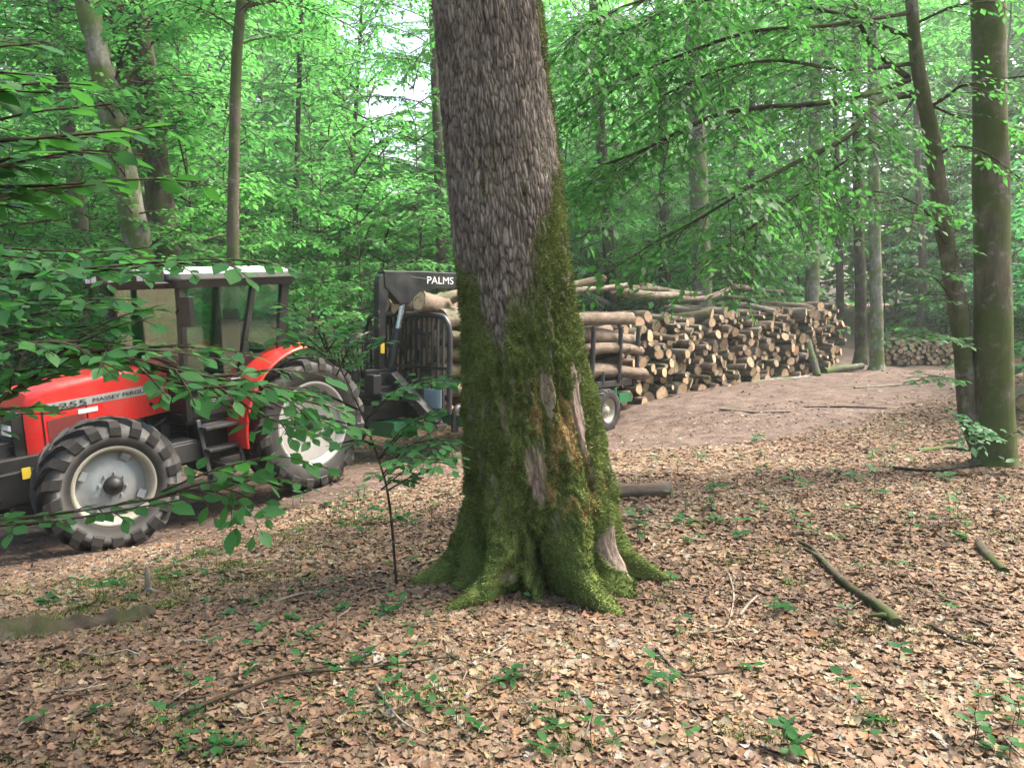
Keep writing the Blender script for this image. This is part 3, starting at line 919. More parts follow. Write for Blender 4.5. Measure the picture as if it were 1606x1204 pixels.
# nose with lamps, weights and front linkage
mb = MB()
mb.box((3.04, 0, 1.22), (.12, .50, .46)).box((3.10, 0, 1.42), (.06, .44, .10))
for z in (1.06, 1.12, 1.18):
    mb.box((3.11, 0, z), (.02, .46, .02))
nose = mb.build('nose_grille', M['black'], tractor, .015)
for y in (-.14, .14):
    MB().box((3.11, y, 1.27), (.03, .19, .11)).build('headlight', M['lampwhite'], nose, .012)
mb = MB()
mb.box((3.15, 0, .82), (.5, .62, .38)).box((3.42, 0, .80), (.22, .74, .52)).box((3.10, .36, .72), (.62, .07, .34)).box((3.10, -.36, .72), (.62, .07, .34))
mb.bar((3.35, .38, .70), (3.85, .40, .42), .07, .12).bar((3.35, -.38, .70), (3.85, -.40, .42), .07, .12).cyl((3.55, -.32, 1.02), (3.55, .32, 1.02), .05).box((3.52, 0, 1.0), (.12, .4, .16))
mount = mb.build('front_linkage', M['dark'], tractor, .015)
MB().box((3.08, .40, .86), (.08, .012, .11)).build('reflector', M['yellow'], mount)
MB().box((2.92, .402, .70), (.14, .01, .06)).build('plate', M['letterwhite'], mount)

# cab
mb = MB()
mb.box((.86, 0, 1.13), (1.30, 1.36, .12)).box((1.44, .40, 1.36), (.10, .56, .40)).box((1.44, -.40, 1.36), (.10, .56, .40)).box((.15, 0, 1.45), (.10, 1.1, .7))
mb.box((1.2, .69, 1.24), (.62, .05, .18)).box((1.2, -.69, 1.24), (.62, .05, .18)).box((.42, .56, 1.5), (.62, .10, .55)).box((.42, -.56, 1.5), (.62, .10, .55))
cab = mb.build('cab', M['black'], tractor, .01)
for s in (1, -1):
    mb = MB()
    mb.bar((1.50, s * .70, 1.12), (1.44, s * .70, 2.66), .09, .07, (1, 0, 0))
    mb.build('pillar', M['black'], cab, .01)
    mb = MB()
    mb.bar((.18, s * .68, 1.72), (.02, s * .70, 2.66), .08, .12, (1, 0, 0))
    mb.build('pillar', M['black'], cab, .01)
    mb = MB()
    mb.bar((.68, s * .715, 1.95), (.48, s * .715, 2.66), .05, .06, (1, 0, 0)).bar((.68, s * .715, 1.95), (.86, s * .715, 1.30), .05, .05, (1, 0, 0))
    mb.bar((1.44, s * .715, 1.28), (.86, s * .715, 1.28), .05, .05).cyl((.80, s * .735, 1.52), (.93, s * .735, 1.52), .018)
    door = mb.build('door', M['black'], cab, .006)
    MB().prism([(1.43, 1.29), (1.40, 2.62), (.52, 2.62), (.70, 1.95), (.87, 1.29)], s * .70, s * .706).build('door_glass', M['glass'], door)
    MB().prism([(.46, 2.62), (.06, 2.62), (.16, 1.80), (.62, 1.95)], s * .70, s * .706).build('side_window', M['glass'], cab)
MB().box((1.47, 0, 2.1), (.008, 1.30, 1.08)).build('windscreen', M['glass'], cab)
MB().add([(.10, -.62, 1.8), (.10, .62, 1.8), (-.02, .62, 2.62), (-.02, -.62, 2.62)], [(0, 1, 2, 3)]).build('rear_window', M['glass'], cab)
# roof
def rounded(x0, x1, y, rc, n=5):
    p = []
    for cx_, cy_, a0 in ((x1 - rc, y - rc, 0), (x0 + rc, y - rc, 90), (x0 + rc, -y + rc, 180), (x1 - rc, -y + rc, 270)):
        for k in range(n):
            q = math.radians(a0 + 90 * k / (n - 1))
            p.append((cx_ + rc * math.cos(q), cy_ + rc * math.sin(q)))
    return p
def stack(levels, mb=None, matn=0):
    mb = mb or MB()
    v, f = [], []
    for z, poly in levels:
        v += [(x, y, z) for x, y in poly]
    n = len(levels[0][1])
    for i in range(len(levels) - 1):
        f += [(i * n + k, i * n + (k + 1) % n, (i + 1) * n + (k + 1) % n, (i + 1) * n + k) for k in range(n)]
    f += [tuple(range(n - 1, -1, -1)), tuple(range(len(v) - n, len(v)))]
    return mb.add(v, f, matn)
roof = stack([(2.70, rounded(-.12, 1.58, .79, .12)), (2.77, rounded(-.16, 1.62, .82, .12)), (2.82, rounded(-.10, 1.55, .76, .12)), (2.845, rounded(.05, 1.35, .6, .12))]).build('roof', M['roofwhite'], cab, .01)
stack([(2.61, rounded(-.10, 1.60, .77, .1)), (2.698, rounded(-.12, 1.64, .79, .1))]).build('headliner', M['black'], cab)
mb = MB()
mb.box((1.70, 0, 2.745), (.14, 1.50, .135)).box((1.66, .0, 2.67), (.2, 1.52, .03))
for y in (-.5, .5):
    MB().box((-.20, y, 2.70), (.12, .14, .11)).build('rear_lamp', M['black'], roof, .012)
bar_ = mb.build('light_bar', M['black'], roof, .012)
for y in (-.64, -.50, -.12, .12, .50, .64):
    MB().box((1.772, y, 2.745), (.012, .115, .085)).build('work_lamp', M['lampwhite'], bar_, .006)
# seat, wheel, inside
mb = MB()
mb.box((.55, 0, 1.52), (.46, .48, .14)).box((.34, 0, 1.88), (.13, .46, .62)).box((.34, 0, 2.25), (.10, .26, .16)).box((.55, 0, 1.32), (.3, .3, .3)).box((.6, .3, 1.72), (.34, .07, .07))
mb.build('seat', M['seat'], cab, .03)
mb = MB()
ring = [(1.12 + .10 * math.sin(q), .20 * math.cos(q), 1.86 - .12 * math.sin(q) + .0) for q in np.linspace(0, 2 * math.pi, 28)]
mb.tube([(1.1 + .13 * math.cos(q), .20 * math.sin(q), 1.83 + .13 * math.cos(q) * .75 * -1) for q in np.linspace(0, 2 * math.pi, 30)], .017, 8, cap=False).cyl((1.1, 0, 1.83), (1.35, 0, 1.45), .04).bar((1.1, -.19, 1.83), (1.1, .19, 1.83), .03, .02)
mb.build('steering_wheel', M['black'], cab)
MB().box((1.36, 0, 1.50), (.16, .7, .34)).box((1.33, 0, 1.70), (.12, .42, .14)).build('dashboard', M['dark'], cab, .02)
# fenders
for s in (1, -1):
    v, f = [], []
    n = 22
    for k in range(n + 1):
        q = math.radians(-6 + 94 * k / n)
        for (r_, y) in ((.99, 1.06), (1.005, 1.05), (1.005, .56), (.98, .56), (.98, 1.06)):
            v.append((r_ * math.cos(q), s * y, RR - .02 + r_ * math.sin(q)))
    for k in range(n):
        f += [(5 * k + e, 5 * k + (e + 1) % 5, 5 * k + 5 + (e + 1) % 5, 5 * k + 5 + e) for e in range(5)]
    fen = MB().add(v, f, 0, False).build('fender', M['red'], tractor)
    poly = [(.985 * math.cos(math.radians(q)), RR - .02 + .985 * math.sin(math.radians(q))) for q in range(-4, 90, 6)] + [(0, 1.2), (.5, 1.1)]
    MB().prism(poly, s * .56, s * .59).build('inner_panel', M['black'], fen)
    MB().box((.10, s * .98, RR + .99), (.09, .14, .07)).build('indicator', M['orange'], fen, .015)
# steps
for s in (1, -1):
    mb = MB()
    for z, xo in ((.50, 0), (.78, .0), (1.03, .0)):
        mb.box((1.17, s * (.86 - (z - .5) * .1), z), (.48, .20, .035))
    mb.bar((1.40, s * .90, .40), (1.40, s * .74, 1.12), .05, .03, (0, 1, 0)).bar((.94, s * .90, .40), (.94, s * .74, 1.12), .05, .03, (0, 1, 0))
    mb.build('step', M['steel'], tractor, .005)
    mb = MB()
    mb.box((.98, s * .52, .84), (.7, .34, .46))
    mb.build('fuel_tank', M['black'], tractor, .05)
# mirrors, exhaust
for s in (1, -1):
    mb = MB()
    mb.tube([(1.52, s * .72, 2.35), (1.60, s * .95, 2.42), (1.60, s * 1.02, 2.42)], .014, 8).box((1.60, s * 1.06, 2.36), (.06, .19, .32))
    mb.build('mirror', M['black'], tractor, .02)
mb = MB()
mb.cyl((1.62, -.48, 1.7), (1.62, -.48, 2.3), .07).tube([(1.62, -.48, 2.3), (1.62, -.48, 2.72), (1.57, -.48, 2.8)], .035, 12).cyl((1.62, -.48, 1.3), (1.62, -.48, 1.7), .04)
mb.build('exhaust_pipe', M['dark'], tractor)
mb = MB()
mb.bar((-.2, .38, .75), (-.95, .42, .55), .06, .09).bar((-.2, -.38, .75), (-.95, -.42, .55), .06, .09).bar((-.3, 0, .55), (-.9, 0, .48), .16, .08).cyl((-.35, .40, 1.25), (-.75, .41, .62), .03).cyl((-.35, -.40, 1.25), (-.75, -.41, .62), .03)
mb.build('rear_linkage', M['dark'], tractor, .01)
# ------------------------------------------------------------------ forestry trailer with crane
RF = Vector((-.64, -.77, 0)).normalized()
RL = Vector((.77, -.64, 0)).normalized()
_o = Vector((-1.76, 12.54, 0))
_zf = at(655, 722, 11.9).z
_zr = at(945, 677, 15.4).z
rs_ = (_zf - _zr) / 4.5
RX = Vector((RF.x, RF.y, rs_)).normalized()
RZ = RX.cross(RL).normalized()
RY = RZ.cross(RX)
RM = Matrix(((RX.x, RY.x, RZ.x, _o.x), (RX.y, RY.y, RZ.y, _o.y), (RX.z, RY.z, RZ.z, _zf + .02), (0, 0, 0, 1)))
trailer = thing('forestry_trailer', 'dark log trailer with folded loader crane and barred headboard hitched behind the tractor', 'trailer')
trailer.matrix_world = RM
mb = MB()
mb.box((-2.3, 0, .72), (6.6, .26, .22)).bar((1.0, 0, .72), (2.0, 0, .60), .18, .20).bar((1.9, 0, .60), (2.35, 0, .58), .12, .12)
mb.box((-.1, 0, .72), (.5, .9, .26))
for x in (-1.0, -2.4, -4.0, -5.0, -5.7):
    mb.box((x, 0, .89), (.12, 1.9, .12))
mb.box((-3.9, 0, .52), (1.7, .9, .16)).cyl((-3.4, -.8, .45), (-3.4, .8, .45), .06).cyl((-4.45, -.8, .45), (-4.45, .8, .45), .06)
mb.build('chassis', M['dark'], trailer, .01)
for x in (-3.4, -4.45):
    for s in (1, -1):
        wheel((x, s * .93, .43), .44, .38, .235, 22, s, 'trailer', .0002, trailer)
for x in (-1.0, -2.4, -4.0, -5.0, -5.7):
    for s in (1, -1):
        mb = MB()
        mb.tube(smooth_path([(x, s * .80, .90), (x, s * .93, .96), (x, s * .98, 1.15), (x, s * 1.0, 2.1)], 9), .05, 8)
        mb.build('stake', M['steel'] if s > 0 else M['dark'], trailer)
# headboard: bent tube frame with bars
mb = MB()
fr_ = smooth_path([(0, -1.0, .72), (0, -1.0, 1.2), (0, -1.0, 1.95), (0, -.93, 2.16), (0, -.75, 2.24), (0, 0, 2.26), (0, .75, 2.24), (0, .93, 2.16), (0, 1.0, 1.95), (0, 1.0, 1.2), (0, 1.0, .72)], 50)
mb.tube(fr_, .045, 10)
head = mb.build('headboard', M['steel'], trailer)
for k in range(15):
    y = -.87 + 1.74 * k / 14
    top = 2.22 if abs(y) < .75 else 2.15
    MB().bar((0.0, y, .74), (0.0, y, top), .024, .045, (1, 0, 0)).build('bar', M['steel'], head)
MB().box((.03, 0, 1.42), (.03, 1.96, .05)).box((0.03, 0, .74), (.08, 2.0, .10)).build('cross_rail', M['dark'], head)
# crane
cx0 = .55
mb = MB()
mb.box((cx0, 0, .95), (.46, .40, .36)).box((cx0, 0, 1.22), (.26, .26, .24))
mb.box((cx0 + .02, 0, 1.32), (.62, .16, .14)).cyl((cx0 + .3, -.55, 1.0), (cx0 + .3, .55, 1.0), .07).box((cx0 + .36, .26, 1.18), (.16, .22, .3)).box((cx0 + .42, -.2, 1.3), (.14, .3, .2))
base = mb.build('crane_base', M['crane'], trailer, .015)
for k in range(5):
    y = -.16 + .08 * k
    MB().tube(smooth_path([(cx0 + .42, y, 1.35), (cx0 + .55, y * 1.6, 1.65 + .06 * k), (cx0 + .30, y * 1.2, 1.95), (cx0 + .12, y * .4, 1.75)], 14), .014, 6).build('hose', M['black'], base)
for k in range(4):
    MB().cyl((cx0 + .62, -.35 + .09 * k, 1.30), (cx0 + .68, -.35 + .09 * k, 1.66), .014, n=8).build('lever', M['dark'], base)
mb = MB()
mb.prism([(cx0 - .07, 1.30), (cx0 + .07, 1.30), (cx0 + .075, 2.2), (cx0 + .075, 2.74), (cx0 + .04, 2.84), (cx0 - .02, 2.89), (cx0 - .14, 2.90), (cx0 - .14, 2.62), (cx0 - .065, 2.3)], -.065, .065)
col_ = mb.build('column', M['crane'], trailer, .012)
MB().box((cx0 - .0, .068, 1.72), (.08, .008, .16)).build('sticker', M['yellow'], col_)
for z in (2.06, 2.28):
    MB().box((cx0 + .085, .02, z), (.04, .14, .06)).build('hose_clamp', M['steel'], col_, .006)
mb = MB()
mb.prism([(cx0 - .05, 2.68), (cx0 - .02, 2.93), (cx0 - .8, 2.97), (-4.35, 3.07), (-4.35, 2.90), (cx0 - 1.15, 2.70), (cx0 - .85, 2.64), (cx0 - .55, 2.42), (cx0 - .36, 2.42)], -.08, .08)
boom = mb.build('boom', M['crane'], trailer, .012)
me, co, w = lettering('PALMS', .17, .003, .0)
k_ = .62 / w
out = co.copy()
xs = (cx0 - .95) - (co[:, 0] - co[:, 0].min()) * k_
out[:, 0], out[:, 1], out[:, 2] = xs, .084 + co[:, 2] * .5, 2.775 + co[:, 1] + (cx0 - .95 - xs) * .03
me.vertices.foreach_set('co', out.ravel()); me.materials.clear(); me.materials.append(M['letterwhite']); me.update()
link('lettering', me, boom)
MB().tube([(cx0 - .6, .082, 2.86), (cx0 - 1.0, .084, 2.85)], .006, 6).build('hose', M['steel'], boom)
mb = MB()
mb.cyl((cx0 - .20, .02, 1.40), (cx0 - .36, .02, 2.02), .075).cyl((cx0 - .16, .02, 1.28), (cx0 - .20, .02, 1.42), .05)
ram = mb.build('lift_cylinder', M['crane'], trailer)
MB().cyl((cx0 - .36, .02, 2.02), (cx0 - .46, .02, 2.42), .045).build('piston_rod', M['chrome'], ram)
mb = MB()
mb.bar((-4.2, .02, 2.98), (-5.6, .25, 2.62), .10, .12, w1=.08, h1=.08).bar((-4.35, .15, 3.06), (-5.0, .2, 2.86), .05, .05).cyl((-4.4, 0, 2.85), (-5.2, .2, 2.75), .03)
mb.build('jib', M['crane'], trailer, .008)
# stabiliser leg on the near side, control box, lamps
p0, p1 = (.42, .14, 1.30), (.12, .86, .56)
mb = MB()
mb.bar(p0, p1, .15, .17, (1, 0, 0)).box((.12, .88, .53), (.22, .18, .06))
leg = mb.build('stabiliser', M['steel'], trailer, .012)
MB().box((.33, .50, .92), (.012, .08, .16)).build('sticker', M['yellow'], leg)
mb = MB()
mb.bar((.42, -.14, 1.22), (.16, -1.05, .10), .15, .17, (1, 0, 0)).box((.16, -1.07, .06), (.26, .20, .06))
mb.build('stabiliser', M['steel'], trailer, .012)
MB().box((.02, .66, .90), (.10, .34, .38)).build('control_box', painted('blue_grey_box', (.22, .30, .36), .4), trailer, .02)
mb = MB()
mb.tube(smooth_path([(-.15, .98, .42), (-.15, .98, .70), (-.25, .98, .80), (-.6, .98, .80)], 12), .06, 10)
mb.build('mudguard_bracket', M['steel'], trailer)
mb = MB()
mb.cyl((-4.95, .9, .42), (-4.95, .9, .86), .055).box((-5.35, .86, .62), (.5, .16, .20))
mb.build('tail_lamp_bracket', M['green_paint'], trailer, .01)
MB().box((-4.9, .92, .94), (1.3, .08, .12)).cyl((-4.45, .92, .94), (-4.45, .92, 1.2), .06).build('side_beam', M['steel'], trailer, .01)

# green trough hung at the near side of the drawbar, with a rust-red board in it
mb = MB()
L, W, H = .64, .34, .19
x0, y0, z0 = -.30, .96, .50
ob = [(-W / 2 + .05, -L / 2 + .06), (W / 2 - .05, -L / 2 + .06), (W / 2 - .05, L / 2 - .06), (-W / 2 + .05, L / 2 - .06)]
ot = [(-W / 2, -L / 2), (W / 2, -L / 2), (W / 2, L / 2), (-W / 2, L / 2)]
it = [(x * .92, y * .95) for x, y in ot]
ib = [(x * .92, y * .95) for x, y in ob]
v = [(x, y, 0) for x, y in ob] + [(x, y, H) for x, y in ot] + [(x, y, H) for x, y in it] + [(x, y, .02) for x, y in ib]
v = [(x + x0, y + y0, z + z0) for x, y, z in v]
f = [(3, 2, 1, 0)] + [(a + k, a + (k + 1) % 4, a + 4 + (k + 1) % 4, a + 4 + k) for a in (0, 4, 8) for k in range(4)] + [(12, 13, 14, 15)]
mb.add(v, f)
tro = mb.build('trough', M['green_paint'], trailer, .006)
MB().bar((x0 + .05, .66, .86), (x0 + .02, y0 + .02, .62), .13, .05).build('board', M['rust'], tro, .006)
MB().cyl((x0 - .2, y0 + .1, .5), (x0 - .2, y0 + .1, .95), .05).build('post', M['green_paint'], trailer)
MB().box((.35, .1, .45), (.5, .6, .25)).build('drawbar_box', M['green_paint'], trailer, .01)
# ------------------------------------------------------------------ cut logs
def log_bark(name, dark, light, moss):
    return bark_mat(name, dark, light, moss, (.036, .05, .014), .25, .35, 12)
def cut_mat(name, c1, c2, c3):
    m, nt, b = mat(name)
    N = NT(nt)
    c = N.coords()
    sp = N.n('ShaderNodeSeparateXYZ'); N.l(c, sp.inputs[0])
    r = N.math('SQRT', N.math('ADD', N.math('POWER', sp.outputs[0], 2.0), N.math('POWER', sp.outputs[1], 2.0)))
    n1 = N.noise(c, 9, 5, .65)
    ring = N.math('SINE', N.math('ADD', N.math('MULTIPLY', r, 260.0), N.math('MULTIPLY', n1, 9.0)))
    col = N.ramp(n1, [(.3, c1), (.5, c2), (.72, c3)])
    col = N.mix(N.math('MULTIPLY', N.math('ADD', ring, 1.0), .13), col, tuple(x * .45 for x in c2))
    oi = N.n('ShaderNodeObjectInfo')
    col = N.mix(1.0, col, N.ramp(oi.outputs['Random'], [(0, (.50, .46, .44)), (.35, (.9, .8, .7)), (.7, (1.15, 1.1, 1.02)), (1, (1.08, .88, .74))]), 'MULTIPLY')
    N.l(col, b.inputs['Base Color'])
    b.inputs['Roughness'].default_value = .85
    N.l(N.bump(N.noise(c, 50, 3), .4, .004), b.inputs['Normal'])
    return m
LB = [log_bark('log_bark_brown', (.065, .048, .037), (.23, .175, .135), .15), log_bark('log_bark_grey', (.075, .064, .054), (.25, .21, .17), .3), log_bark('log_bark_mossy', (.04, .033, .022), (.125, .10, .068), .32)]
LC = cut_mat('cut_wood', (.27, .185, .115), (.45, .335, .22), (.58, .45, .315))
def log_mesh(r, L, seed, bark, n=14):
    """axis along z, front cut end at z=0, body towards +z"""
    rr = random.Random(seed)
    mb = MB()
    m_ = 6
    bx, by = rr.uniform(-.06, .06) * L, rr.uniform(-.05, .05) * L
    ov, oa = rr.uniform(.78, 1.0), rr.uniform(0, 3.14)
    ph = [rr.uniform(0, 6.28) for _ in range(3)]
    tl = (rr.uniform(-.25, .25) * r, rr.uniform(-.25, .25) * r)
    v, f = [], []
    for i in range(m_ + 1):
        t = i / m_
        bend = math.sin(math.pi * t)
        for k in range(n):
            q = 2 * math.pi * k / n
            rad = r * (1 - .14 * t + .07 * math.sin(9 * t + ph[2])) * (1 + .07 * math.sin(2 * q + ph[0] + t * 3) + .045 * math.sin(3 * q + ph[1]) + .03 * math.sin(5 * q + ph[2] + 3 * t) + .06 * (rr.random() - .5))
            x, y = rad * math.cos(q), rad * math.sin(q) * ov
            x, y = x * math.cos(oa) - y * math.sin(oa), x * math.sin(oa) + y * math.cos(oa)
            z = L * t + ((tl[0] * math.cos(q) + tl[1] * math.sin(q)) if i == 0 else 0)
            v.append((x + bx * bend, y + by * bend, z))
    for i in range(m_):
        f += [(i * n + k, i * n + (k + 1) % n, (i + 1) * n + (k + 1) % n, (i + 1) * n + k) for k in range(n)]
    mb.add(v, f, 0, True)
    if rr.random() < .35:      # a knot or branch stub
        q, t = rr.uniform(0, 6.28), rr.uniform(.2, .8)
        p = Vector((r * .8 * math.cos(q), r * .8 * math.sin(q), L * t))
        mb.tube([p, p + Vector((math.cos(q), math.sin(q), .5)) * r * .7], [r * .38, r * .28], 8, 0)
    for z0, ring, rev in ((0, 0, True), (L, m_, False)):
        o = len(mb.v)
        c = sum((Vector(v[ring * n + k]) for k in range(n)), Vector()) / n
        vv = [tuple(c)] + [tuple(c + (Vector(v[ring * n + k]) - c) * .88) for k in range(n)] + [v[ring * n + k] for k in range(n)]
        ff = [(0, 1 + (k + 1) % n, 1 + k) for k in range(n)]
        fb = [(1 + k, 1 + (k + 1) % n, 1 + n + (k + 1) % n, 1 + n + k) for k in range(n)]
        mb.add(vv, ff, 1)
        mb.add(vv, fb, 0)
    me_o = mb.build('log', [LB[bark], LC])
    me = me_o.data
    bpy.data.objects.remove(me_o)
    return me
_cache = {}
def put_log(front, axis_dir, r, L, label, group, seed, bark=None):
    """front cut end centred at front, body running along axis_dir"""
    rb = round(r / .02) * .02
    v = seed % 3
    bark = (0, 1, 0, 2, 1)[seed % 5] if bark is None else bark
    key = (round(rb, 2), round(L, 1), v, bark)
    if key not in _cache:
        _cache[key] = log_mesh(max(rb, .03), round(L, 1), seed, bark)
    o = link('log', _cache[key])
    z = Vector(axis_dir).normalized()
    q = z.to_track_quat('Z', 'Y')
    o.rotation_mode = 'QUATERNION'
    from mathutils import Quaternion
    o.rotation_quaternion = q @ Quaternion((0, 0, 1), (seed * 1.7) % 6.28)
    o.location = front
    return tag(o, label, 'log', group)

def pack(width, height_f, r_of, rng, gap=.92, max_n=400, base=lambda u: 0.0):
    """drop discs into a stack: list of (u, w, r)"""
    discs = []
    fails = 0
    while len(discs) < max_n and fails < 60:
        r = r_of(rng, len(discs))
        best = None
        for _ in range(26):
            u = rng.uniform(r, width - r)
            w = base(u) + r
            for (a, bq, s) in discs:
                d = abs(a - u)
                g = (r + s) * gap
                if d < g:
                    w = max(w, bq + math.sqrt(g * g - d * d))
            if best is None or w < best[1]:
                best = (u, w)
        if best[1] + r * .6 > height_f(best[0]):
            fails += 1
            continue
        discs.append((best[0], best[1], r))
    return discs
rng = random.Random(11)
# --- the long roadside pile: its face runs from A to B
A, B = at(972, 640, 16.9), at(1318, 581, 23.4)
A.z, B.z = ground_z(A.x, A.y), ground_z(B.x, B.y)
U = (B - A); U.z = 0
LEN = U.length
U.normalize()
NB = Vector((-U.y, U.x, 0))            # away from the road
def r_main(rng, i):
    q = rng.random()
    if i < 24:
        return rng.uniform(.12, .22)
    return rng.uniform(.05, .08) if q < .34 else (rng.uniform(.08, .125) if q < .84 else rng.uniform(.125, .17))
def top_main(u):
    return 2.64 - .24 * u / LEN + .10 * math.sin(u * 1.3) + .09 * math.sin(u * 3.1 + 1) + .05 * math.sin(u * 7.3) - 1.1 * max(0, (u - (LEN - .5)) / .5) ** 2 - .25 * max(0, .6 - u)
discs = pack(LEN, top_main, r_main, rng, .90, 520)
print('main pile logs', len(discs))
BIG = set(sorted(range(len(discs)), key=lambda i: -discs[i][2])[:205])
SMALL = []
def zone_main(u, w):
    where = 'near end' if u < LEN * .33 else ('middle' if u < LEN * .67 else 'far end')
    row = 'bottom' if w < .55 else ('top' if w > 1.75 else 'middle')
    return where, row
for i, (u, w, r) in enumerate(discs):
    g = A + (B - A) * (u / LEN)
    back = rng.uniform(-.32, .30) + .10 * max(0, w - .4)
    p = g + NB * back + Vector((0, 0, w - .02))
    ax = NB + U * rng.gauss(0, .17) + Vector((0, 0, rng.gauss(0, .06)))
    where, row = zone_main(u, w)
    size = 'thick' if r > .15 else ('slim' if r < .085 else 'ordinary')
    if i not in BIG:
        SMALL.append((p, ax, r, 1.8, 100 + i))
        continue
    put_log(p, ax, r, 1.8 if i % 3 else 2.1, f'{size} cut log in the {row} layers, {where} of the long roadside pile', f'{size} logs, {row} layers, {where} of the long pile', 100 + i)
# loose poles lying along the top of the long pile
for k, (u0, u1, r) in enumerate(((.3, 2.9, .11), (.9, 2.6, .08), (3.0, 5.4, .07), (1.8, 4.2, .10), (5.2, 7.4, .09), (6.0, 8.6, .07))):
    p, q_ = A + U * u0 + NB * (.5 + .13 * k), A + U * u1 + NB * (.7 + .1 * k)
    p.z = A.z + (B.z - A.z) * u0 / LEN + top_main(u0) - .06 + .05 * (k % 2)
    q_.z = A.z + (B.z - A.z) * u1 / LEN + top_main(u1) - .06 + .05 * (k % 3)
    put_log(p, q_ - p, r, (q_ - p).length, ('long bare pole laid lengthwise over the top of the long log pile', 'shorter mossy pole lying lengthwise on top of the pile beside the trailer', 'thin pole lying lengthwise on the middle top of the long pile',
            'thick pole lengthwise on top of the long pile before a grey trunk', 'pole lying lengthwise on top of the long pile towards its far end', 'thin pole sloping over the far top corner of the long pile')[k], None, 400 + k, (1, 2, 0, 1, 2, 0)[k])
# leaning prop pole, poles on the ground in front
def ground_pole(name, p, q_, r, label, cat, matn, wob=.15, n=12):
    p, q_ = Vector(p), Vector(q_)
    pts = smooth_path([p, p.lerp(q_, .33) + Vector((0, 0, .02)), p.lerp(q_, .66) + Vector((.02, .02, 0)), q_], n)
    mb = MB().tube(pts, np.linspace(r, r * .8, n), 10, 0, True, True, wob, hash(label) % 50 if False else len(label))
    o = mb.build(name, M[matn])
    return tag(o, label, cat)
ground_pole('pole', at(1262, 528, 22.0), at(1282, 588, 21.5) - Vector((0, 0, .02)), .13, 'grey barked pole propped upright against the face of the long log pile', 'pole', 'bark_grey')
ground_pole('pole', at(1066, 628, 17.9), at(1122, 616, 18.6), .07, 'crooked grey pole on the dirt at the foot of the pile near the trailer', 'pole', 'bark_grey')
ground_pole('pole', at(1178, 603, 20.0), at(1268, 592, 21.2), .09, 'pale straight pole on the ground along the foot of the long pile', 'pole', 'bark_pale')
ground_pole('pole', at(1293, 583, 22.3), at(1352, 574, 23.0), .12, 'thick grey log lying on the road verge beyond the propped pole', 'log', 'bark_grey')
# --- load on the trailer: two lengths
inv = RM
def tload(x, y, z, L, r, label, group, seed, bark=None, dy=0.0, dz=0.0):
    p = RM @ Vector((x, y, z))
    d = RM.to_3x3() @ Vector((-1, dy, dz))
    put_log(p, d, r, L, label, group, seed, bark)
ld = pack(1.86, lambda u: 1.78 + .26 * math.sin(math.pi * u / 1.86), lambda g, i: g.uniform(.12, .21), rng, .93, 27)
for i, (u, w, r) in enumerate(ld):
    tload(.45 * rng.random() - .25 if w > 1.35 else -.08 - rng.random() * .1, u - .93, .96 + w, 2.75, r, 'barked log in the front bay of the trailer load behind the barred headboard', 'logs in the front bay of the trailer', 600 + i, (2, 0, 1)[i % 3], rng.gauss(0, .06), rng.gauss(0, .045))
ld2 = pack(1.86, lambda u: 1.72 + .28 * math.sin(math.pi * u / 1.86), lambda g, i: g.uniform(.12, .21), rng, .93, 24)
for i, (u, w, r) in enumerate(ld2):
    tload(-3.02 - rng.random() * .15, u - .93, .96 + w, 2.8, r, 'barked log in the rear bay of the trailer load between the grey stakes', 'logs in the rear bay of the trailer', 700 + i, (0, 2, 0)[i % 3], rng.gauss(0, .06), rng.gauss(0, .045))
tload(.12, .45, 2.42, 1.9, .11, 'topmost log of the trailer load, right under the lettered crane boom', None, 811, 0, .05, .02)
tload(-3.3, .35, 2.82, 2.2, .10, 'mossy pole sloping up out of the rear bay of the trailer load', None, 813, 2, -.05, .14)
tload(-3.6, .75, 2.78, 2.0, .08, 'thin pale pole on top of the rear bay beside the first grey stake', None, 816, 1, .03, .10)
# --- smaller pile beyond the bend of the road
A2, B2 = at(1388, 571, 27.5), at(1545, 571, 27.0)
A2.z, B2.z = ground_z(A2.x, A2.y), ground_z(B2.x, B2.y)
U2 = (B2 - A2); L2 = U2.length; U2.normalize(); NB2 = Vector((-U2.y, U2.x, 0))
d2 = pack(L2, lambda u: .92 + .35 * u / L2 + .05 * math.sin(u * 2), lambda g, i: g.uniform(.055, .12), rng, .92, 96)
for i, (u, w, r) in enumerate(d2):
    if i % 9 > 3:
        SMALL.append((A2 + (B2 - A2) * (u / L2) + NB2 * rng.uniform(-.15, .15) + Vector((0, 0, w - .02)), NB2 + U2 * rng.gauss(0, .12), r, 1.2, 900 + i))
        continue
    put_log(A2 + (B2 - A2) * (u / L2) + NB2 * rng.uniform(-.15, .15) + Vector((0, 0, w - .02)), NB2 + U2 * rng.gauss(0, .12), r, 1.2, 'freshly cut orange ended log in the low pile beyond the bend of the road', 'logs in the low pile beyond the bend', 900 + i, None)
# --- dark pile cut off by the edge of the picture
A3 = at(1594, 632, 12.2); A3.z = ground_z(A3.x, A3.y)
d3 = pack(1.9, lambda u: 1.75 - .5 * max(0, .5 - u), lambda g, i: g.uniform(.10, .19), rng, .93, 16)
for i, (u, w, r) in enumerate(d3):
    g = A3 + Vector((.75, .55, 0)).normalized() * u * 1.0
    put_log(Vector((g.x + .15 * rng.random(), g.y - .2 * rng.random(), ground_z(g.x, g.y) + w)), Vector((.55, .85, 0)), r, 1.8, 'dark weathered log in the pile behind the big trunk at the picture edge', 'logs in the dark pile behind the big trunk', 1100 + i, (2, 0, 1)[i % 3])

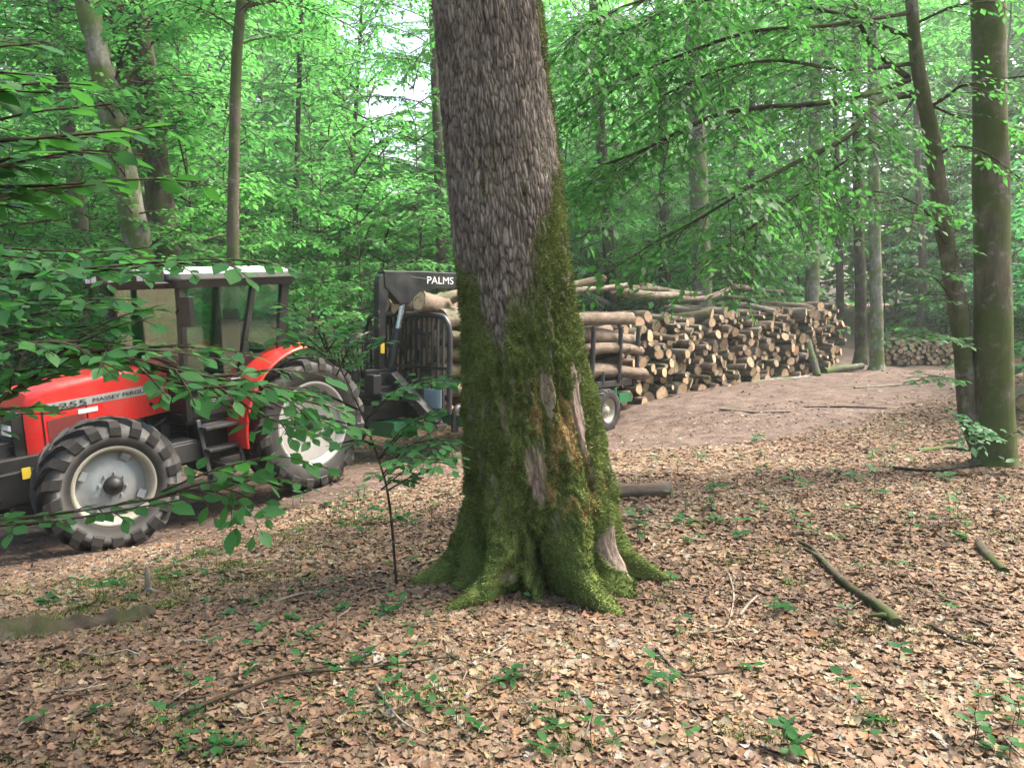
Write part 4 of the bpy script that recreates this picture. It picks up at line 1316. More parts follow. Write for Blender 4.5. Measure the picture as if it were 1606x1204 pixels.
# the slimmest logs of the piles, past the few hundred that show largest
mb = MB()
for p, ax, r, L, seed in SMALL:
    rb, bark = max(.03, r), (0, 1, 0, 2, 1)[seed % 5]
    me = log_mesh(rb, L, seed, 0, 10)
    Mx = Vector(ax).normalized().to_track_quat('Z', 'Y').to_matrix()
    o_ = len(mb.v)
    mb.v += [tuple(Mx @ v_.co + p) for v_ in me.vertices]
    for pl_ in me.polygons:
        mb.f.append([o_ + k for k in pl_.vertices]); mb.m.append(bark if pl_.material_index == 0 else 3); mb.sm.append(pl_.use_smooth)
    bpy.data.meshes.remove(me)
m, nt, b = mat('cut_wood_plain')
N = NT(nt)
n1 = N.noise(N.coords(), 7, 5, .65)
N.l(N.ramp(n1, [(.3, (.20, .135, .085)), (.5, (.36, .265, .17)), (.7, (.48, .37, .25))]), b.inputs['Base Color'])
b.inputs['Roughness'].default_value = .85
so = mb.build('small_logs', LB + [m], recalc=False)
tag(so, kind='stuff')
# ------------------------------------------------------------------ leaves, sprays and trees
LEAF_NEAR = dict(
    v=np.array([(0, 0, 0), (.12, .10, .012), (.34, .245, .03), (.60, .25, .028), (.84, .12, .010), (1.0, 0, -.03), (.84, -.12, .010), (.60, -.25, .028), (.34, -.245, .03), (.12, -.10, .012), (.34, 0, 0), (.62, 0, -.005), (.84, 0, -.015)]),
    f=[np.array([(0, 1, 9, 9)])[:, :3], np.array([(1, 2, 10, 9), (10, 2, 3, 11), (11, 3, 4, 12), (9, 10, 8, 8), (10, 11, 7, 8), (11, 12, 6, 7)])])
LEAF_NEAR['f'] = [np.array([(0, 9, 1), (9, 8, 10), (12, 5, 4), (12, 6, 5), (1, 9, 10)]), np.array([(1, 10, 2, 2)])[:0].reshape(0, 4)]
LEAF_NEAR['f'] = [np.array([(0, 9, 1), (9, 10, 1), (9, 8, 10), (1, 10, 2), (12, 5, 4), (12, 6, 5)]), np.array([(10, 11, 3, 2), (11, 12, 4, 3), (8, 7, 11, 10), (7, 6, 12, 11)])]
LEAF_MID = dict(v=np.array([(0, 0, 0), (.45, .26, .03), (1, 0, -.04), (.45, -.26, .03), (.5, 0, -.01)]), f=[np.array([(0, 4, 1), (4, 2, 1), (0, 3, 4), (3, 2, 4)])])
LEAF_FAR = dict(v=np.array([(0, 0, 0), (.45, .30, .05), (1, 0, -.05), (.45, -.30, .05)]), f=[np.array([(0, 3, 2, 1)])])

class Foliage:
    def __init__(s, seed):
        s.r = np.random.RandomState(seed)
        s.lp, s.ld, s.ln, s.ls, s.lt = [], [], [], [], []
        s.tv, s.tf, s.nv = [], [], 0
    def twig(s, pts, r0, r1, n=4):
        pts = np.asarray(pts, float)
        t, a, b = frames(pts)
        m_ = len(pts)
        rr = np.linspace(r0, r1, m_)
        q = np.arange(n) * 2 * np.pi / n
        v = pts[:, None] + rr[:, None, None] * (np.cos(q)[None, :, None] * a[:, None] + np.sin(q)[None, :, None] * b[:, None])
        i = np.arange(m_ * n).reshape(m_, n)
        j = np.roll(i, -1, 1)
        s.tv.append(v.reshape(-1, 3))
        s.tf.append(np.stack([i[:-1], j[:-1], j[1:], i[1:]], -1).reshape(-1, 4) + s.nv)
        s.nv += m_ * n
    def leaves_along(s, pts, up, size, step, start=0.0, tilt=.3, ang=52, tip=True):
        pts = np.asarray(pts, float)
        seg = np.linalg.norm(np.diff(pts, axis=0), axis=1)
        cum = np.concatenate([[0], np.cumsum(seg)])
        L = cum[-1]
        n = max(1, int((L - start) / step))
        u = start + (np.arange(n) + .3 + .4 * s.r.rand(n)) * step
        u = np.minimum(u, L)
        pos = np.stack([np.interp(u, cum, pts[:, k]) for k in range(3)], -1)
        k = np.clip(np.searchsorted(cum, u) - 1, 0, len(seg) - 1)
        t = (np.diff(pts, axis=0) / (seg[:, None] + 1e-9))[k]
        sidev = np.cross(up, t)
        sidev /= np.linalg.norm(sidev, axis=1)[:, None] + 1e-9
        sg = np.where(np.arange(n) % 2 == 0, 1, -1)[:, None]
        a = np.radians(ang + s.r.normal(0, 14, n))[:, None]
        if tip:
            a[-1] = 0.1
        d = np.cos(a) * t + np.sin(a) * sg * sidev
        nn = np.asarray(up) + s.r.normal(0, tilt, (n, 3))
        d = d + s.r.normal(0, .12, (n, 3)) + np.array([0, 0, -.18])
        d /= np.linalg.norm(d, axis=1)[:, None]
        nn = nn - d * np.sum(nn * d, 1)[:, None]
        nn /= np.linalg.norm(nn, axis=1)[:, None] + 1e-9
        s.lp.append(pos); s.ld.append(d); s.ln.append(nn)
        s.ls.append(size * np.exp(s.r.normal(0, .22, n)))
        s.lt.append(s.r.rand(n) * .6 + s.r.rand() * .4)
    def spray(s, base, direction, L, size, up=(0, 0, 1), step=None, droop=.12, tw=.006, side=.55, gap=.13, deep=True, tilt=.3, path=None):
        """flat branch: a main twig with side twigs and second-order twigs, leaves alternate along all"""
        up = np.asarray(up, float); up /= np.linalg.norm(up)
        step = step or size * .62
        if path is None:
            d = np.asarray(direction, float); d /= np.linalg.norm(d)
            t = np.linspace(0, 1, 7)[:, None]
            w = s.r.normal(0, .03 * L, 3)
            P = np.asarray(base) + d * L * t - np.array([0, 0, 1]) * droop * L * t ** 2 + np.sin(t * 3.1) * w * .6
        else:
            P = np.asarray(path, float)
            seg = np.linalg.norm(np.diff(P, axis=0), axis=1); L = seg.sum()
        s.twig(P, tw, tw * .25, 5 if tw > .012 else 4)
        s.leaves_along(P, up, size, step * 1.3, L * .35, tilt)
        seg = np.linalg.norm(np.diff(P, axis=0), axis=1); cum = np.concatenate([[0], np.cumsum(seg)])
        u, sg = L * .10 + gap * s.r.rand(), 1
        while u < L * .97:
            p = np.array([np.interp(u, cum, P[:, k]) for k in range(3)])
            k = min(max(np.searchsorted(cum, u) - 1, 0), len(seg) - 1)
            t = (P[k + 1] - P[k]) / (seg[k] + 1e-9)
            sv = np.cross(up, t); sv /= np.linalg.norm(sv) + 1e-9
            a = math.radians(48 + s.r.normal(0, 9))
            d2 = math.cos(a) * t + math.sin(a) * sg * sv + s.r.normal(0, .07, 3)
            l2 = (side * L * (1 - .75 * u / L) * (.35 + .65 * min(1, u / (L * .3)))) * s.r.uniform(.7, 1.2)
            if l2 > size * .8:
                tt = np.linspace(0, 1, 4)[:, None]
                Q = p + d2 * l2 * tt - np.array([0, 0, 1]) * droop * l2 * tt ** 2
                s.twig(Q, tw * .5, tw * .18, 3)
                s.leaves_along(Q, up, size, step, size * .3, tilt)
                if deep and l2 > .34:
                    for q_ in np.arange(.2, .9, .15 / l2):
                        p3 = p + d2 * l2 * q_
                        sg3 = 1 if s.r.rand() < .5 else -1
                        sv3 = np.cross(up, d2); sv3 /= np.linalg.norm(sv3) + 1e-9
                        d3 = .65 * d2 + .75 * sg3 * sv3 + s.r.normal(0, .08, 3)
                        l3 = l2 * .38 * s.r.uniform(.6, 1.2) * (1.1 - q_)+.06
                        R_ = p3 + d3 * l3 * tt - np.array([0, 0, 1]) * droop * l3 * tt ** 2
                        s.leaves_along(R_, up, size, step, 0, tilt)
                        s.twig(R_[[0, 3]], tw * .25, tw * .15, 3)
            u += gap * s.r.uniform(.7, 1.3)
            sg = -sg
    def mesh(s, name, leaf, leafm, twigm=None, twigs=True):
        P, D, Nn, S, T = (np.concatenate(a) for a in (s.lp, s.ld, s.ln, s.ls, s.lt))
        B = np.cross(Nn, D)
        lv = leaf['v']
        k = len(lv)
        n = len(P)
        wv = s.r.uniform(.85, 1.2, n)[:, None, None]
        cv = s.r.normal(0, .10, n)[:, None]
        zc = lv[None, :, 2] + cv * (lv[None, :, 0] - .3) ** 2
        V = P[:, None] + S[:, None, None] * (lv[None, :, 0, None] * D[:, None] + wv * lv[None, :, 1, None] * B[:, None] + zc[..., None] * Nn[:, None])
        polys = [(np.arange(n)[:, None, None] * k + f[None]).reshape(-1, f.shape[1]) for f in leaf['f']]
        pm = [0] * len(polys)
        verts = V.reshape(-1, 3)
        tint = np.repeat(T, k)
        mats = [leafm]
        if twigs and s.tv:
            off = len(verts)
            verts = np.concatenate([verts] + s.tv)
            tint = np.concatenate([tint, np.zeros(len(verts) - off)])
            polys += [f + off for f in s.tf]
            pm += [1] * len(s.tf)
            mats.append(twigm or M['twig'])
        return mesh_np(name, verts, polys, mats, pm, smooth=True, attrs={'tint': tint})

def tree_mesh(seed, H, spread, z0, nb, leaf, size, leafm, barkm, r0, gap=.2, rise=.25, step=None, lowfull=.8, lean=.03):
    """young beech: trunk mesh and crown mesh of flat layered branches"""
    fo = Foliage(seed)
    r = fo.r
    w = [(0, 0, -.3)] + [(r.normal(0, lean) * H * t + 0, r.normal(0, lean) * H * t, H * t) for t in (.25, .5, .75, 1.0)]
    path = smooth_path(w, 22)
    mb = MB().tube(path, np.linspace(r0, r0 * .12, 22), 9, 0, True, True, .12, seed)
    to = mb.build('t', barkm); tm = to.data; bpy.data.objects.remove(to)
    for k in range(nb):
        t = (k + r.rand()) / nb
        z = z0 + (H - z0) * t ** 1.05
        i = min(int((z + .3) / (H + .3) * 21), 21)
        az = k * 2.39996 + r.normal(0, .4)
        L = spread * (lowfull + (1 - lowfull) * min(1, t / .3)) * (1 - .72 * max(0, (t - .3) / .7) ** 1.3) * r.uniform(.7, 1.2)
        el = rise + .6 * t ** 2 + r.normal(0, .13)
        d = (math.cos(az) * math.cos(el), math.sin(az) * math.cos(el), math.sin(el))
        upv = np.array([-.35 * math.cos(az) * math.sin(el), -.35 * math.sin(az) * math.sin(el), 1.0]) + r.normal(0, .16, 3)
        fo.spray(path[i], d, L, size, upv, step=step, droop=.22 + .1 * r.rand(), tw=.012 + .004 * L, gap=gap, side=.42)
    return tm, fo.mesh('crown', leaf, leafm)

random.seed(21)
KIND = {}
def add_kind(name, count, **kw):
    KIND[name] = [tree_mesh(seed=kw['seed'] + 31 * i, **{k: v for k, v in kw.items() if k != 'seed'}) for i in range(count)]
add_kind('beech', 4, seed=1, H=8.5, spread=2.9, z0=.7, nb=31, leaf=LEAF_FAR, size=.145, leafm=M['leaf_far'], barkm=M['bark_mossy'], r0=.030, gap=.20, step=.075)
add_kind('cool', 2, seed=300, H=7.0, spread=2.7, z0=.4, nb=28, leaf=LEAF_FAR, size=.14, leafm=M['leaf_cool'], barkm=M['bark_grey'], r0=.028, gap=.20, step=.075)
add_kind('bush', 3, seed=500, H=2.6, spread=1.5, z0=.15, nb=18, leaf=LEAF_FAR, size=.105, leafm=M['leaf_cool'], barkm=M['bark_brown'], r0=.028, gap=.16, step=.06, rise=.5)
add_kind('high', 3, seed=700, H=7.0, spread=4.2, z0=.2, nb=27, leaf=LEAF_FAR, size=.16, leafm=M['leaf_far'], barkm=M['bark_grey'], r0=.08, gap=.28, step=.10, rise=.35)
print('crown faces', {k: len(v[0][1].polygons) for k, v in KIND.items()})

def put_tree(kind, i, x, y, s, label, group, name='young_beech', cat='tree', rz=None, dz=0.0, sz=None):
    tm, cm = KIND[kind][i % len(KIND[kind])]
    t = thing(name, label, cat, (x, y, ground_z(x, y) - .05 + dz), group)
    t.rotation_euler = (0, 0, random.random() * 6.28 if rz is None else rz)
    t.scale = (s, s, s * (sz or 1))
    link('trunk', tm, t)
    link('crown', cm, t)
    return t

# --- tall trunks read off the photograph: (points in the picture, width at the lowest point, depth, bark, label)
TALL = [
    ([(132, 420), (118, 300), (100, 160), (84, 0)], 26, 16.5, 'bark_grey', 'slim grey mottled trunk, outermost of the group behind the tractor bonnet', .8, 'high'),
    ([(222, 430), (205, 330), (180, 200), (160, 110), (135, 0)], 44, 13.5, 'bark_pale', 'leaning pale mottled trunk with a broken limb, behind the tractor', .85, 'high'),
    ([(262, 430), (250, 300), (234, 180), (214, 0)], 46, 15.5, 'bark_brown', 'thick brown trunk leaning close behind the tractor cab', .8, 'high'),
    ([(232, 430), (222, 320), (205, 200), (190, 60)], 30, 17.5, 'bark_dark', 'dark trunk half hidden between the pale leaning one and the thick brown one', .7, 'high'),
    ([(366, 420), (367, 250), (371, 100), (378, 0)], 20, 12.0, 'bark_mossy', 'straight slender olive trunk rising behind the tractor cab roof', .55, 'high'),
    ([(691, 440), (690, 340), (686, 220), (680, 60)], 17, 21.0, 'bark_brown', 'thin distant trunk beside the bark of the big mossy oak', .7, 'high'),
    ([(1101, 470), (1096, 300), (1090, 150), (1084, 0)], 32, 22.0, 'bark_grey', 'straight grey trunk rising behind the middle of the long log pile', 1.0, 'high'),
    ([(1273, 480), (1275, 320), (1279, 160), (1283, 0)], 22, 25.5, 'bark_pale', 'pale slender trunk rising behind the far end of the long log pile', .9, 'high'),
    ([(1350, 540), (1349, 440), (1346, 330), (1343, 150)], 17, 27.5, 'bark_dark', 'dark straight trunk standing between two pale ones beyond the long pile', .8, 'high'),
    ([(1375, 556), (1373, 420), (1371, 270), (1368, 90)], 19, 25.0, 'bark_pale', 'pale straight trunk with its foot in view at the bend of the road', .8, 'high'),
    ([(957, 450), (948, 300), (938, 150), (930, 0)], 20, 26.0, 'bark_dark', 'dim trunk just beside the mossy oak, above the trailer load', .9, 'high'),
    ([(1043, 455), (1041, 300), (1038, 120)], 19, 29.0, 'bark_dark', 'dim trunk behind the log pile, between the oak and the grey trunk', .9, 'high'),
    ([(1447, 420), (1441, 300), (1436, 150)], 12, 31.0, 'bark_brown', 'thin far trunk seen beyond the bend, beside the forked branchy stem', .7, 'high'),
    ([(1180, 460), (1178, 300), (1180, 150)], 13, 33.0, 'bark_dark', 'thin far dark trunk behind the log pile, past the grey trunk', .9, 'high'),
    ([(462, 420), (466, 250), (470, 90)], 10, 24.0, 'bark_dark', 'very thin dark stem in the bright green between tractor and crane', .7, 'high'),
    ([(1318, 500), (1316, 380), (1312, 240)], 12, 34.0, 'bark_dark', 'thin dark far trunk just past the end of the long pile', .8, 'high'),
    ([(545, 440), (548, 330), (556, 200)], 9, 27.0, 'bark_dark', 'thin dark stem behind the loader crane', .7, 'high'),
]
for k, (pts, wpx, Y, bark, label, cs, kind) in enumerate(TALL):
    P = [at(px, py, Y) for px, py in pts]
    base = P[0].copy(); base.z = ground_z(base.x, base.y) - .1
    r0 = wpx / 2 / F_PX * Y * 1.03
    up = (P[-1] - P[-2]).normalized()
    top = P[-1] + up * 5.0
    path = smooth_path([base] + P + [top], 40)
    t = thing('forest_tree', label, 'tree', base)
    hgt = path[-1, 2] - base.z
    rr = np.interp(path[:, 2], [base.z, base.z + .35, base.z + 1, base.z + hgt], [r0 * 1.5, r0 * 1.12, r0, r0 * .5])
    mb = MB().tube(path - np.array(base), rr, 14, 0, True, True, .10, k * 7)
    if k == 1:   # broken limb
        lp = [np.array(at(*q, 13.4)) - np.array(base) for q in ((178, 170), (188, 145), (205, 118), (222, 106), (238, 98))]
        mb.tube(smooth_path(lp, 12), np.linspace(.075, .03, 12), 8, 0, True, True, .15, 3)
    if k == 4:
        lp = [np.array(at(*q, 12.0)) - np.array(base) for q in ((376, 20), (392, 8), (425, 0), (470, -14))]
        mb.tube(smooth_path(lp, 12), np.linspace(.06, .03, 12), 8)
    mb.build('trunk', M[bark], t)
    tm, cm = KIND['high'][k % 3]
    c = link('crown', cm, t)
    zc = max(5.2, Y * .30 + 1.2) if k not in (4,) else 6.5
    pt = path[min(np.searchsorted(path[:, 2], base.z + zc), 39)] - np.array(base)
    c.location = pt
    c.rotation_euler = (0, 0, k * 1.9)
    c.scale = (cs, cs, cs)

# --- understorey, row by row into the wood
rt = random.Random(8)
def clear(x, y):
    """keep the track, the vehicles and the piles free of stems"""
    if track_d(np.array([x]), np.array([y]))[0] < 3.4:
        return False
    p = A + (B - A) * min(1, max(0, (Vector((x, y, 0)) - A).dot(U) / LEN))
    if (Vector((x, y)) - p.to_2d()).length < 2.6:
        return False
    return (Vector((x, y)) - at(1460, 571, 27).to_2d()).length > 3.2
NAMES = {'beech': 'young_beech', 'cool': 'young_beech', 'bush': 'forest_shrub', 'high': 'tall_beech'}
def fill(kind, n, y0, y1, u0, u1, smin, smax, label, group, seed, mind=1.6, sz=None):
    rr = random.Random(seed)
    got, tries = [], 0
    while len(got) < n and tries < 4000:
        tries += 1
        Y = rr.uniform(y0, y1)
        x = (rr.uniform(u0, u1) - 803) / F_PX * Y
        if abs(x / Y + .145) < .06 and Y > 17 and kind != 'bush' and rr.random() < .85:      # the gap where the sky shows
            continue
        if not clear(x, Y) or any((x - a) ** 2 + (Y - c_) ** 2 < mind ** 2 for a, c_ in got):
            continue
        got.append((x, Y))
        put_tree(kind, rr.randrange(9), x, Y, rr.uniform(smin, smax), label, group, NAMES[kind], 'shrub' if kind == 'bush' else 'tree', rr.uniform(0, 6.28), 0, sz)
fill('beech', 12, 16.0, 21, -150, 700, .8, 1.15, 'bright leafy young beech in the first rows of the wood behind the tractor', 'young beeches behind the tractor', 1, 1.8)
fill('beech', 21, 21, 32, -200, 800, 1.0, 1.45, 'taller leafy young beech deep in the wood behind the tractor', 'beeches deep in the wood behind the tractor', 2, 2.0)
fill('bush', 14, 14.5, 19, -150, 740, .8, 1.3, 'leafy bush at the edge of the wood behind the tractor', 'bushes behind the tractor', 3, 1.1)
fill('beech', 12, 25, 31, 850, 1420, .8, 1.2, 'leafy young beech behind the long log pile', 'young beeches behind the long pile', 4, 1.8)
fill('cool', 13, 25, 34, 850, 1650, .8, 1.2, 'bluish green young beech among the trunks beyond the long pile', 'bluish beeches beyond the long pile', 5, 1.8)
fill('bush', 16, 23.0, 32, 880, 1650, .8, 1.3, 'low bluish bush at the foot of the trunks beyond the long pile', 'bushes beyond the long pile', 6, 1.2)
fill('beech', 20, 32, 44, 750, 1800, 1.2, 1.7, 'tall leafy beech deep in the wood beyond the bend of the road', 'beeches deep in the wood beyond the bend', 7, 2.6)
fill('high', 13, 30, 44, -250, 760, 1.3, 1.8, 'tall beech with a wide crown far back in the wood behind the tractor', 'tall beeches far behind the tractor', 9, 3.0, 1.3)
fill('high', 14, 38, 50, 800, 1850, 1.5, 2.0, 'tall beech with a wide crown far beyond the log piles', 'tall beeches far beyond the piles', 10, 3.0, 1.3)
fill('cool', 5, 11.5, 20, 1640, 1800, .8, 1.0, 'bluish young beech behind the dark pile at the picture edge', 'beeches by the dark pile', 11, 1.5)

fill('bush', 12, 11.6, 15, -260, 400, .9, 1.3, 'leafy bush right behind the tractor, seen through and beside its cab', 'bushes right behind the tractor', 13, 1.0)
fill('beech', 7, 12.3, 15.2, -230, 330, .55, .8, 'smaller young beech standing close behind the tractor, before the pale leaning trunk', 'small beeches close behind the tractor', 12, 1.0)
# --- the far wood: one mass of leaves closing the view
rs = np.random.RandomState(77)
n = 270000
az = np.where(np.arange(n) < 190000, rs.uniform(-1.0, 1.0, n), rs.uniform(1.0, 2 * np.pi - 1.0, n))      # the wood closes all round the clearing
d = rs.uniform(50, 66, n)
x, y = np.sin(az) * d, np.cos(az) * d
hmax = 17 + 9 * fbm(az * 7, 3.3, 0, 4) - 16 * np.exp(-((az + .145) / .06) ** 2) - 4 * (np.abs(az) > 1.0)
z = ground_np(x, y) + rs.rand(n) ** .85 * hmax
clump = fbm(x * .25, y * .25, z * .35, 3)
keep = clump > .38
x, y, z = x[keep], y[keep], z[keep]
n = len(x)
fo = Foliage(5)
fo.lp.append(np.stack([x, y, z], -1))
dd = rs.normal(0, 1, (n, 3)); dd[:, 2] *= .4; dd /= np.linalg.norm(dd, axis=1)[:, None]
nn = np.array([0, 0, 1.0]) + rs.normal(0, .5, (n, 3)); nn -= dd * np.sum(nn * dd, 1)[:, None]; nn /= np.linalg.norm(nn, axis=1)[:, None]
fo.ld.append(dd); fo.ln.append(nn); fo.ls.append(rs.uniform(.4, .8, n) * np.where(np.abs(np.arctan2(x, y)) > 1.0, 1.9, 1.0)); fo.lt.append(rs.rand(n))
fw = link('far_wood', fo.mesh('far_wood', LEAF_FAR, M['leaf_far'], twigs=False))
tag(fw, kind='stuff')
# ------------------------------------------------------------------ near saplings, the branchy stems on the right
def poly(*pts):
    """list of (px, py, depth) -> world path"""
    return [np.array(at(px, py, Y)) for px, py, Y in pts]
def sapling(name, label, stem, branches, seed, size=.082, leafm='leaf', stem_r=.014, cat='sapling', leaf=LEAF_NEAR, barkm='twig', group=None, dup=1):
    """stem: world path; branches: list of dict(path, L...)"""
    fo = Foliage(seed)
    base = np.array(stem[0])
    base[2] = ground_z(base[0], base[1]) - .04
    P = smooth_path([base] + [np.array(p) for p in stem[1:]], 24)
    t = thing(name, label, cat, base, group)
    MB().tube(P - base, np.linspace(stem_r, stem_r * .35, 24), 8, 0, True, True, .12, seed).build('stem', M[barkm], t)
    more = []
    for br in branches:
        more.append(br)
        for _ in range(dup):
            off = np.array([fo.r.normal(0, .05), fo.r.normal(0, .16), fo.r.normal(0, .045)])
            more.append(dict(br, path=[np.array(p) + off * min(1, .3 + .35 * i) for i, p in enumerate(br['path'])]))
    for br in more:
        path = smooth_path(br['path'], 14) - base
        up = np.array(br.get('up', (0, -.12, 1.0))) + fo.r.normal(0, .10, 3)
        fo.spray(None, None, None, br.get('size', size), up, path=path, tw=br.get('tw', .006), gap=br.get('gap', .10) * .75, side=br.get('side', .34) * 1.25, droop=br.get('droop', .16), tilt=br.get('tilt', .34), step=br.get('step'), deep=br.get('deep', True))
    c = link('foliage', fo.mesh('sapling_foliage', leaf, M[leafm]), t)
    return t
B_ = lambda *pts, **k: dict(path=poly(*pts), **k)
# stem just outside the frame on the left; long flat branches reach across the tractor
sapling('beech_sapling', 'beech sapling at the picture edge whose long leafy branches reach across the tractor', [np.array((-2.75, 2.9, 0)), np.array((-2.7, 2.85, 1.2)), np.array((-2.6, 2.8, 2.6))], [
    B_((-250, 420, 2.8), (-60, 440, 2.7), (150, 425, 2.65), (330, 410, 2.7), (455, 415, 2.75), side=.22, tw=.008),
    B_((-250, 360, 2.9), (-40, 385, 2.8), (140, 395, 2.75), (260, 385, 2.8), side=.24),
    B_((-250, 480, 2.7), (-80, 490, 2.6), (60, 470, 2.5), (215, 470, 2.5), side=.28),
    B_((-250, 520, 2.7), (-60, 530, 2.6), (60, 515, 2.55), (190, 505, 2.6), side=.26),
    B_((-260, 700, 2.7), (-40, 650, 2.6), (60, 585, 2.55), (130, 558, 2.55), (230, 575, 2.6), (330, 600, 2.65), (440, 622, 2.7), (540, 640, 2.75), side=.20, tw=.010),
    B_((130, 558, 2.55), (220, 545, 2.6), (320, 545, 2.65), (420, 560, 2.7), side=.30),
    B_((230, 575, 2.6), (330, 590, 2.55), (430, 580, 2.6), (520, 590, 2.65), side=.30),
    B_((330, 600, 2.65), (420, 655, 2.6), (520, 690, 2.65), side=.3),
    B_((60, 585, 2.55), (110, 540, 2.5), (180, 500, 2.5), (250, 480, 2.55), side=.34),
    B_((240, 782, 2.55), (300, 768, 2.6), (350, 775, 2.6), (390, 800, 2.55), (412, 838, 2.5), side=.34, gap=.08, up=(.1, -.8, .6), tw=.004),
    B_((240, 782, 2.55), (320, 757, 2.6), (400, 747, 2.65), (460, 755, 2.7), (505, 772, 2.7), side=.28, tw=.004),
    B_((-260, 830, 2.6), (-30, 818, 2.5), (130, 800, 2.5), (240, 782, 2.55), (310, 770, 2.6), side=.13, tw=.007),
], 31, .062)
sapling('beech_sapling', 'beech twigs with large leaves tinted shade-dark hanging in close at the top of the picture edge', [np.array((-1.75, 1.75, 0)), np.array((-1.72, 1.7, 1.2)), np.array((-1.62, 1.65, 2.35))], [
    B_((-200, 280, 1.7), (-60, 265, 1.65), (70, 238, 1.65), (185, 244, 1.7), side=.26, tw=.005),
    B_((-200, 215, 1.7), (-60, 200, 1.65), (60, 175, 1.65), (170, 165, 1.7), side=.30, tw=.005),
    B_((-200, 130, 1.75), (-80, 130, 1.7), (10, 115, 1.7), (90, 120, 1.72), side=.34),
    B_((-200, 330, 1.75), (-60, 320, 1.7), (40, 300, 1.75), (150, 290, 1.8), side=.28),
    B_((-200, 30, 1.8), (-110, 20, 1.8), (-20, 10, 1.85), side=.3),
], 32, .066, 'leaf_dark', dup=3)
sapling('beech_sapling', 'thin beech sapling standing between the rear tractor wheel and the mossy oak', [at(622, 862, 4.7), at(612, 800, 4.65), at(600, 740, 4.6), at(572, 660, 4.55), at(540, 590, 4.5), at(512, 545, 4.5)], [
    B_((600, 745, 4.6), (640, 700, 4.5), (690, 690, 4.4), (725, 700, 4.3), side=.45, gap=.07),
    B_((596, 720, 4.6), (640, 672, 4.5), (690, 650, 4.4), side=.45, gap=.07),
    B_((572, 660, 4.55), (620, 615, 4.5), (680, 598, 4.4), (722, 600, 4.4), side=.4, gap=.08),
    B_((580, 680, 4.55), (530, 660, 4.4), (470, 655, 4.3), (420, 665, 4.2), side=.42, gap=.08),
    B_((560, 640, 4.5), (500, 615, 4.4), (440, 610, 4.3), side=.45, gap=.08),
    B_((540, 590, 4.5), (575, 548, 4.45), (610, 535, 4.4), side=.55, gap=.07),
    B_((530, 575, 4.5), (490, 545, 4.4), (440, 535, 4.3), side=.5, gap=.07),
    B_((515, 548, 4.5), (500, 510, 4.45), (470, 490, 4.4), side=.6, gap=.07),
    B_((515, 548, 4.5), (545, 510, 4.45), (575, 500, 4.4), side=.6, gap=.07),
    B_((590, 700, 4.6), (560, 690, 4.5), (510, 700, 4.4), side=.5, gap=.08),
    B_((606, 770, 4.6), (650, 745, 4.5), (690, 730, 4.4), side=.4, gap=.08),
], 33, .070, stem_r=.009, dup=1)
# branchy leaning stem beside the big right trunk
def limb_mesh(mb, pts, r0, r1, n=18, seg=8, seed=0):
    P = smooth_path(pts, n)
    mb.tube(P, np.linspace(r0 * .8, r1, n), seg, 0, True, True, .15, seed)
    return P
Yr = 8.5
bt = thing('forked_beech', 'thin leaning dark stem with arching branches, joined at its foot to a thick mossy trunk', 'tree', (0, 0, 0))
mb = MB()
stem_pts = poly((1560, 735, 8.6), (1522, 655, 8.6), (1505, 500, 8.55), (1480, 360, 8.5), (1462, 220, 8.45), (1448, 150, 8.4), (1435, 70, 8.4), (1425, -60, 8.4), (1410, -260, 8.4))
Ps = smooth_path(stem_pts, 40)
mb.tube(Ps, np.interp(np.arange(40), [0, 6, 20, 40], [.14, .105, .08, .045]), 12, 0, True, True, .12, 5)
mb.build('trunk', M['bark_mossy'], bt)
mb = MB()
LIMBS = [
    (poly((1440, 146, 8.4), (1385, 158, 8.1), (1355, 185, 7.9), (1328, 215, 7.7), (1280, 240, 7.4), (1200, 280, 7.0), (1110, 335, 6.7), (1010, 390, 6.5)), .05),
    (poly((1425, 126, 8.4), (1360, 148, 8.0), (1280, 163, 7.6), (1200, 168, 7.2), (1110, 185, 6.9), (1010, 235, 6.7), (930, 265, 6.6)), .042),
    (poly((1425, 122, 8.4), (1376, 82, 8.2), (1349, 38, 8.0), (1336, -10, 7.9), (1300, -70, 7.7)), .04),
    (poly((1430, 60, 8.4), (1340, 28, 8.0), (1200, 0, 7.4), (1080, 5, 7.0), (960, 60, 6.8)), .035),
    (poly((1464, 164, 8.4), (1490, 148, 8.2), (1512, 134, 8.1), (1590, 122, 7.9), (1680, 110, 7.7)), .028),
    (poly((1432, 100, 8.4), (1330, 110, 7.8), (1220, 95, 7.3), (1130, 110, 7.0), (1040, 150, 6.8)), .03),
    (poly((1475, 240, 8.45), (1500, 230, 8.2), (1545, 240, 8.0), (1600, 280, 7.8)), .02),
    (poly((1490, 400, 8.5), (1450, 330, 8.2), (1370, 300, 7.9), (1290, 320, 7.7)), .016),
    (poly((1500, 480, 8.5), (1470, 440, 8.3), (1440, 430, 8.2)), .012),
    (poly((1430, 40, 8.4), (1500, 10, 8.2), (1580, 0, 8.0)), .02),
    (poly((1430, 20, 8.4), (1300, 40, 7.6), (1180, 50, 7.1), (1060, 90, 6.8), (950, 140, 6.6)), .03),
    (poly((1420, -60, 8.4), (1280, -50, 7.6), (1120, -30, 7.1), (980, 10, 6.8), (900, 50, 6.6)), .03),
    (poly((1440, 146, 8.4), (1400, 200, 8.0), (1330, 250, 7.6), (1230, 320, 7.3), (1130, 390, 7.0)), .02),
    (poly((1425, -60, 8.4), (1500, -60, 8.0), (1600, -30, 7.6), (1680, 0, 7.4)), .02),
    (poly((1450, 160, 8.45), (1520, 190, 8.9), (1600, 200, 9.2)), .016),
]
fo = Foliage(61)
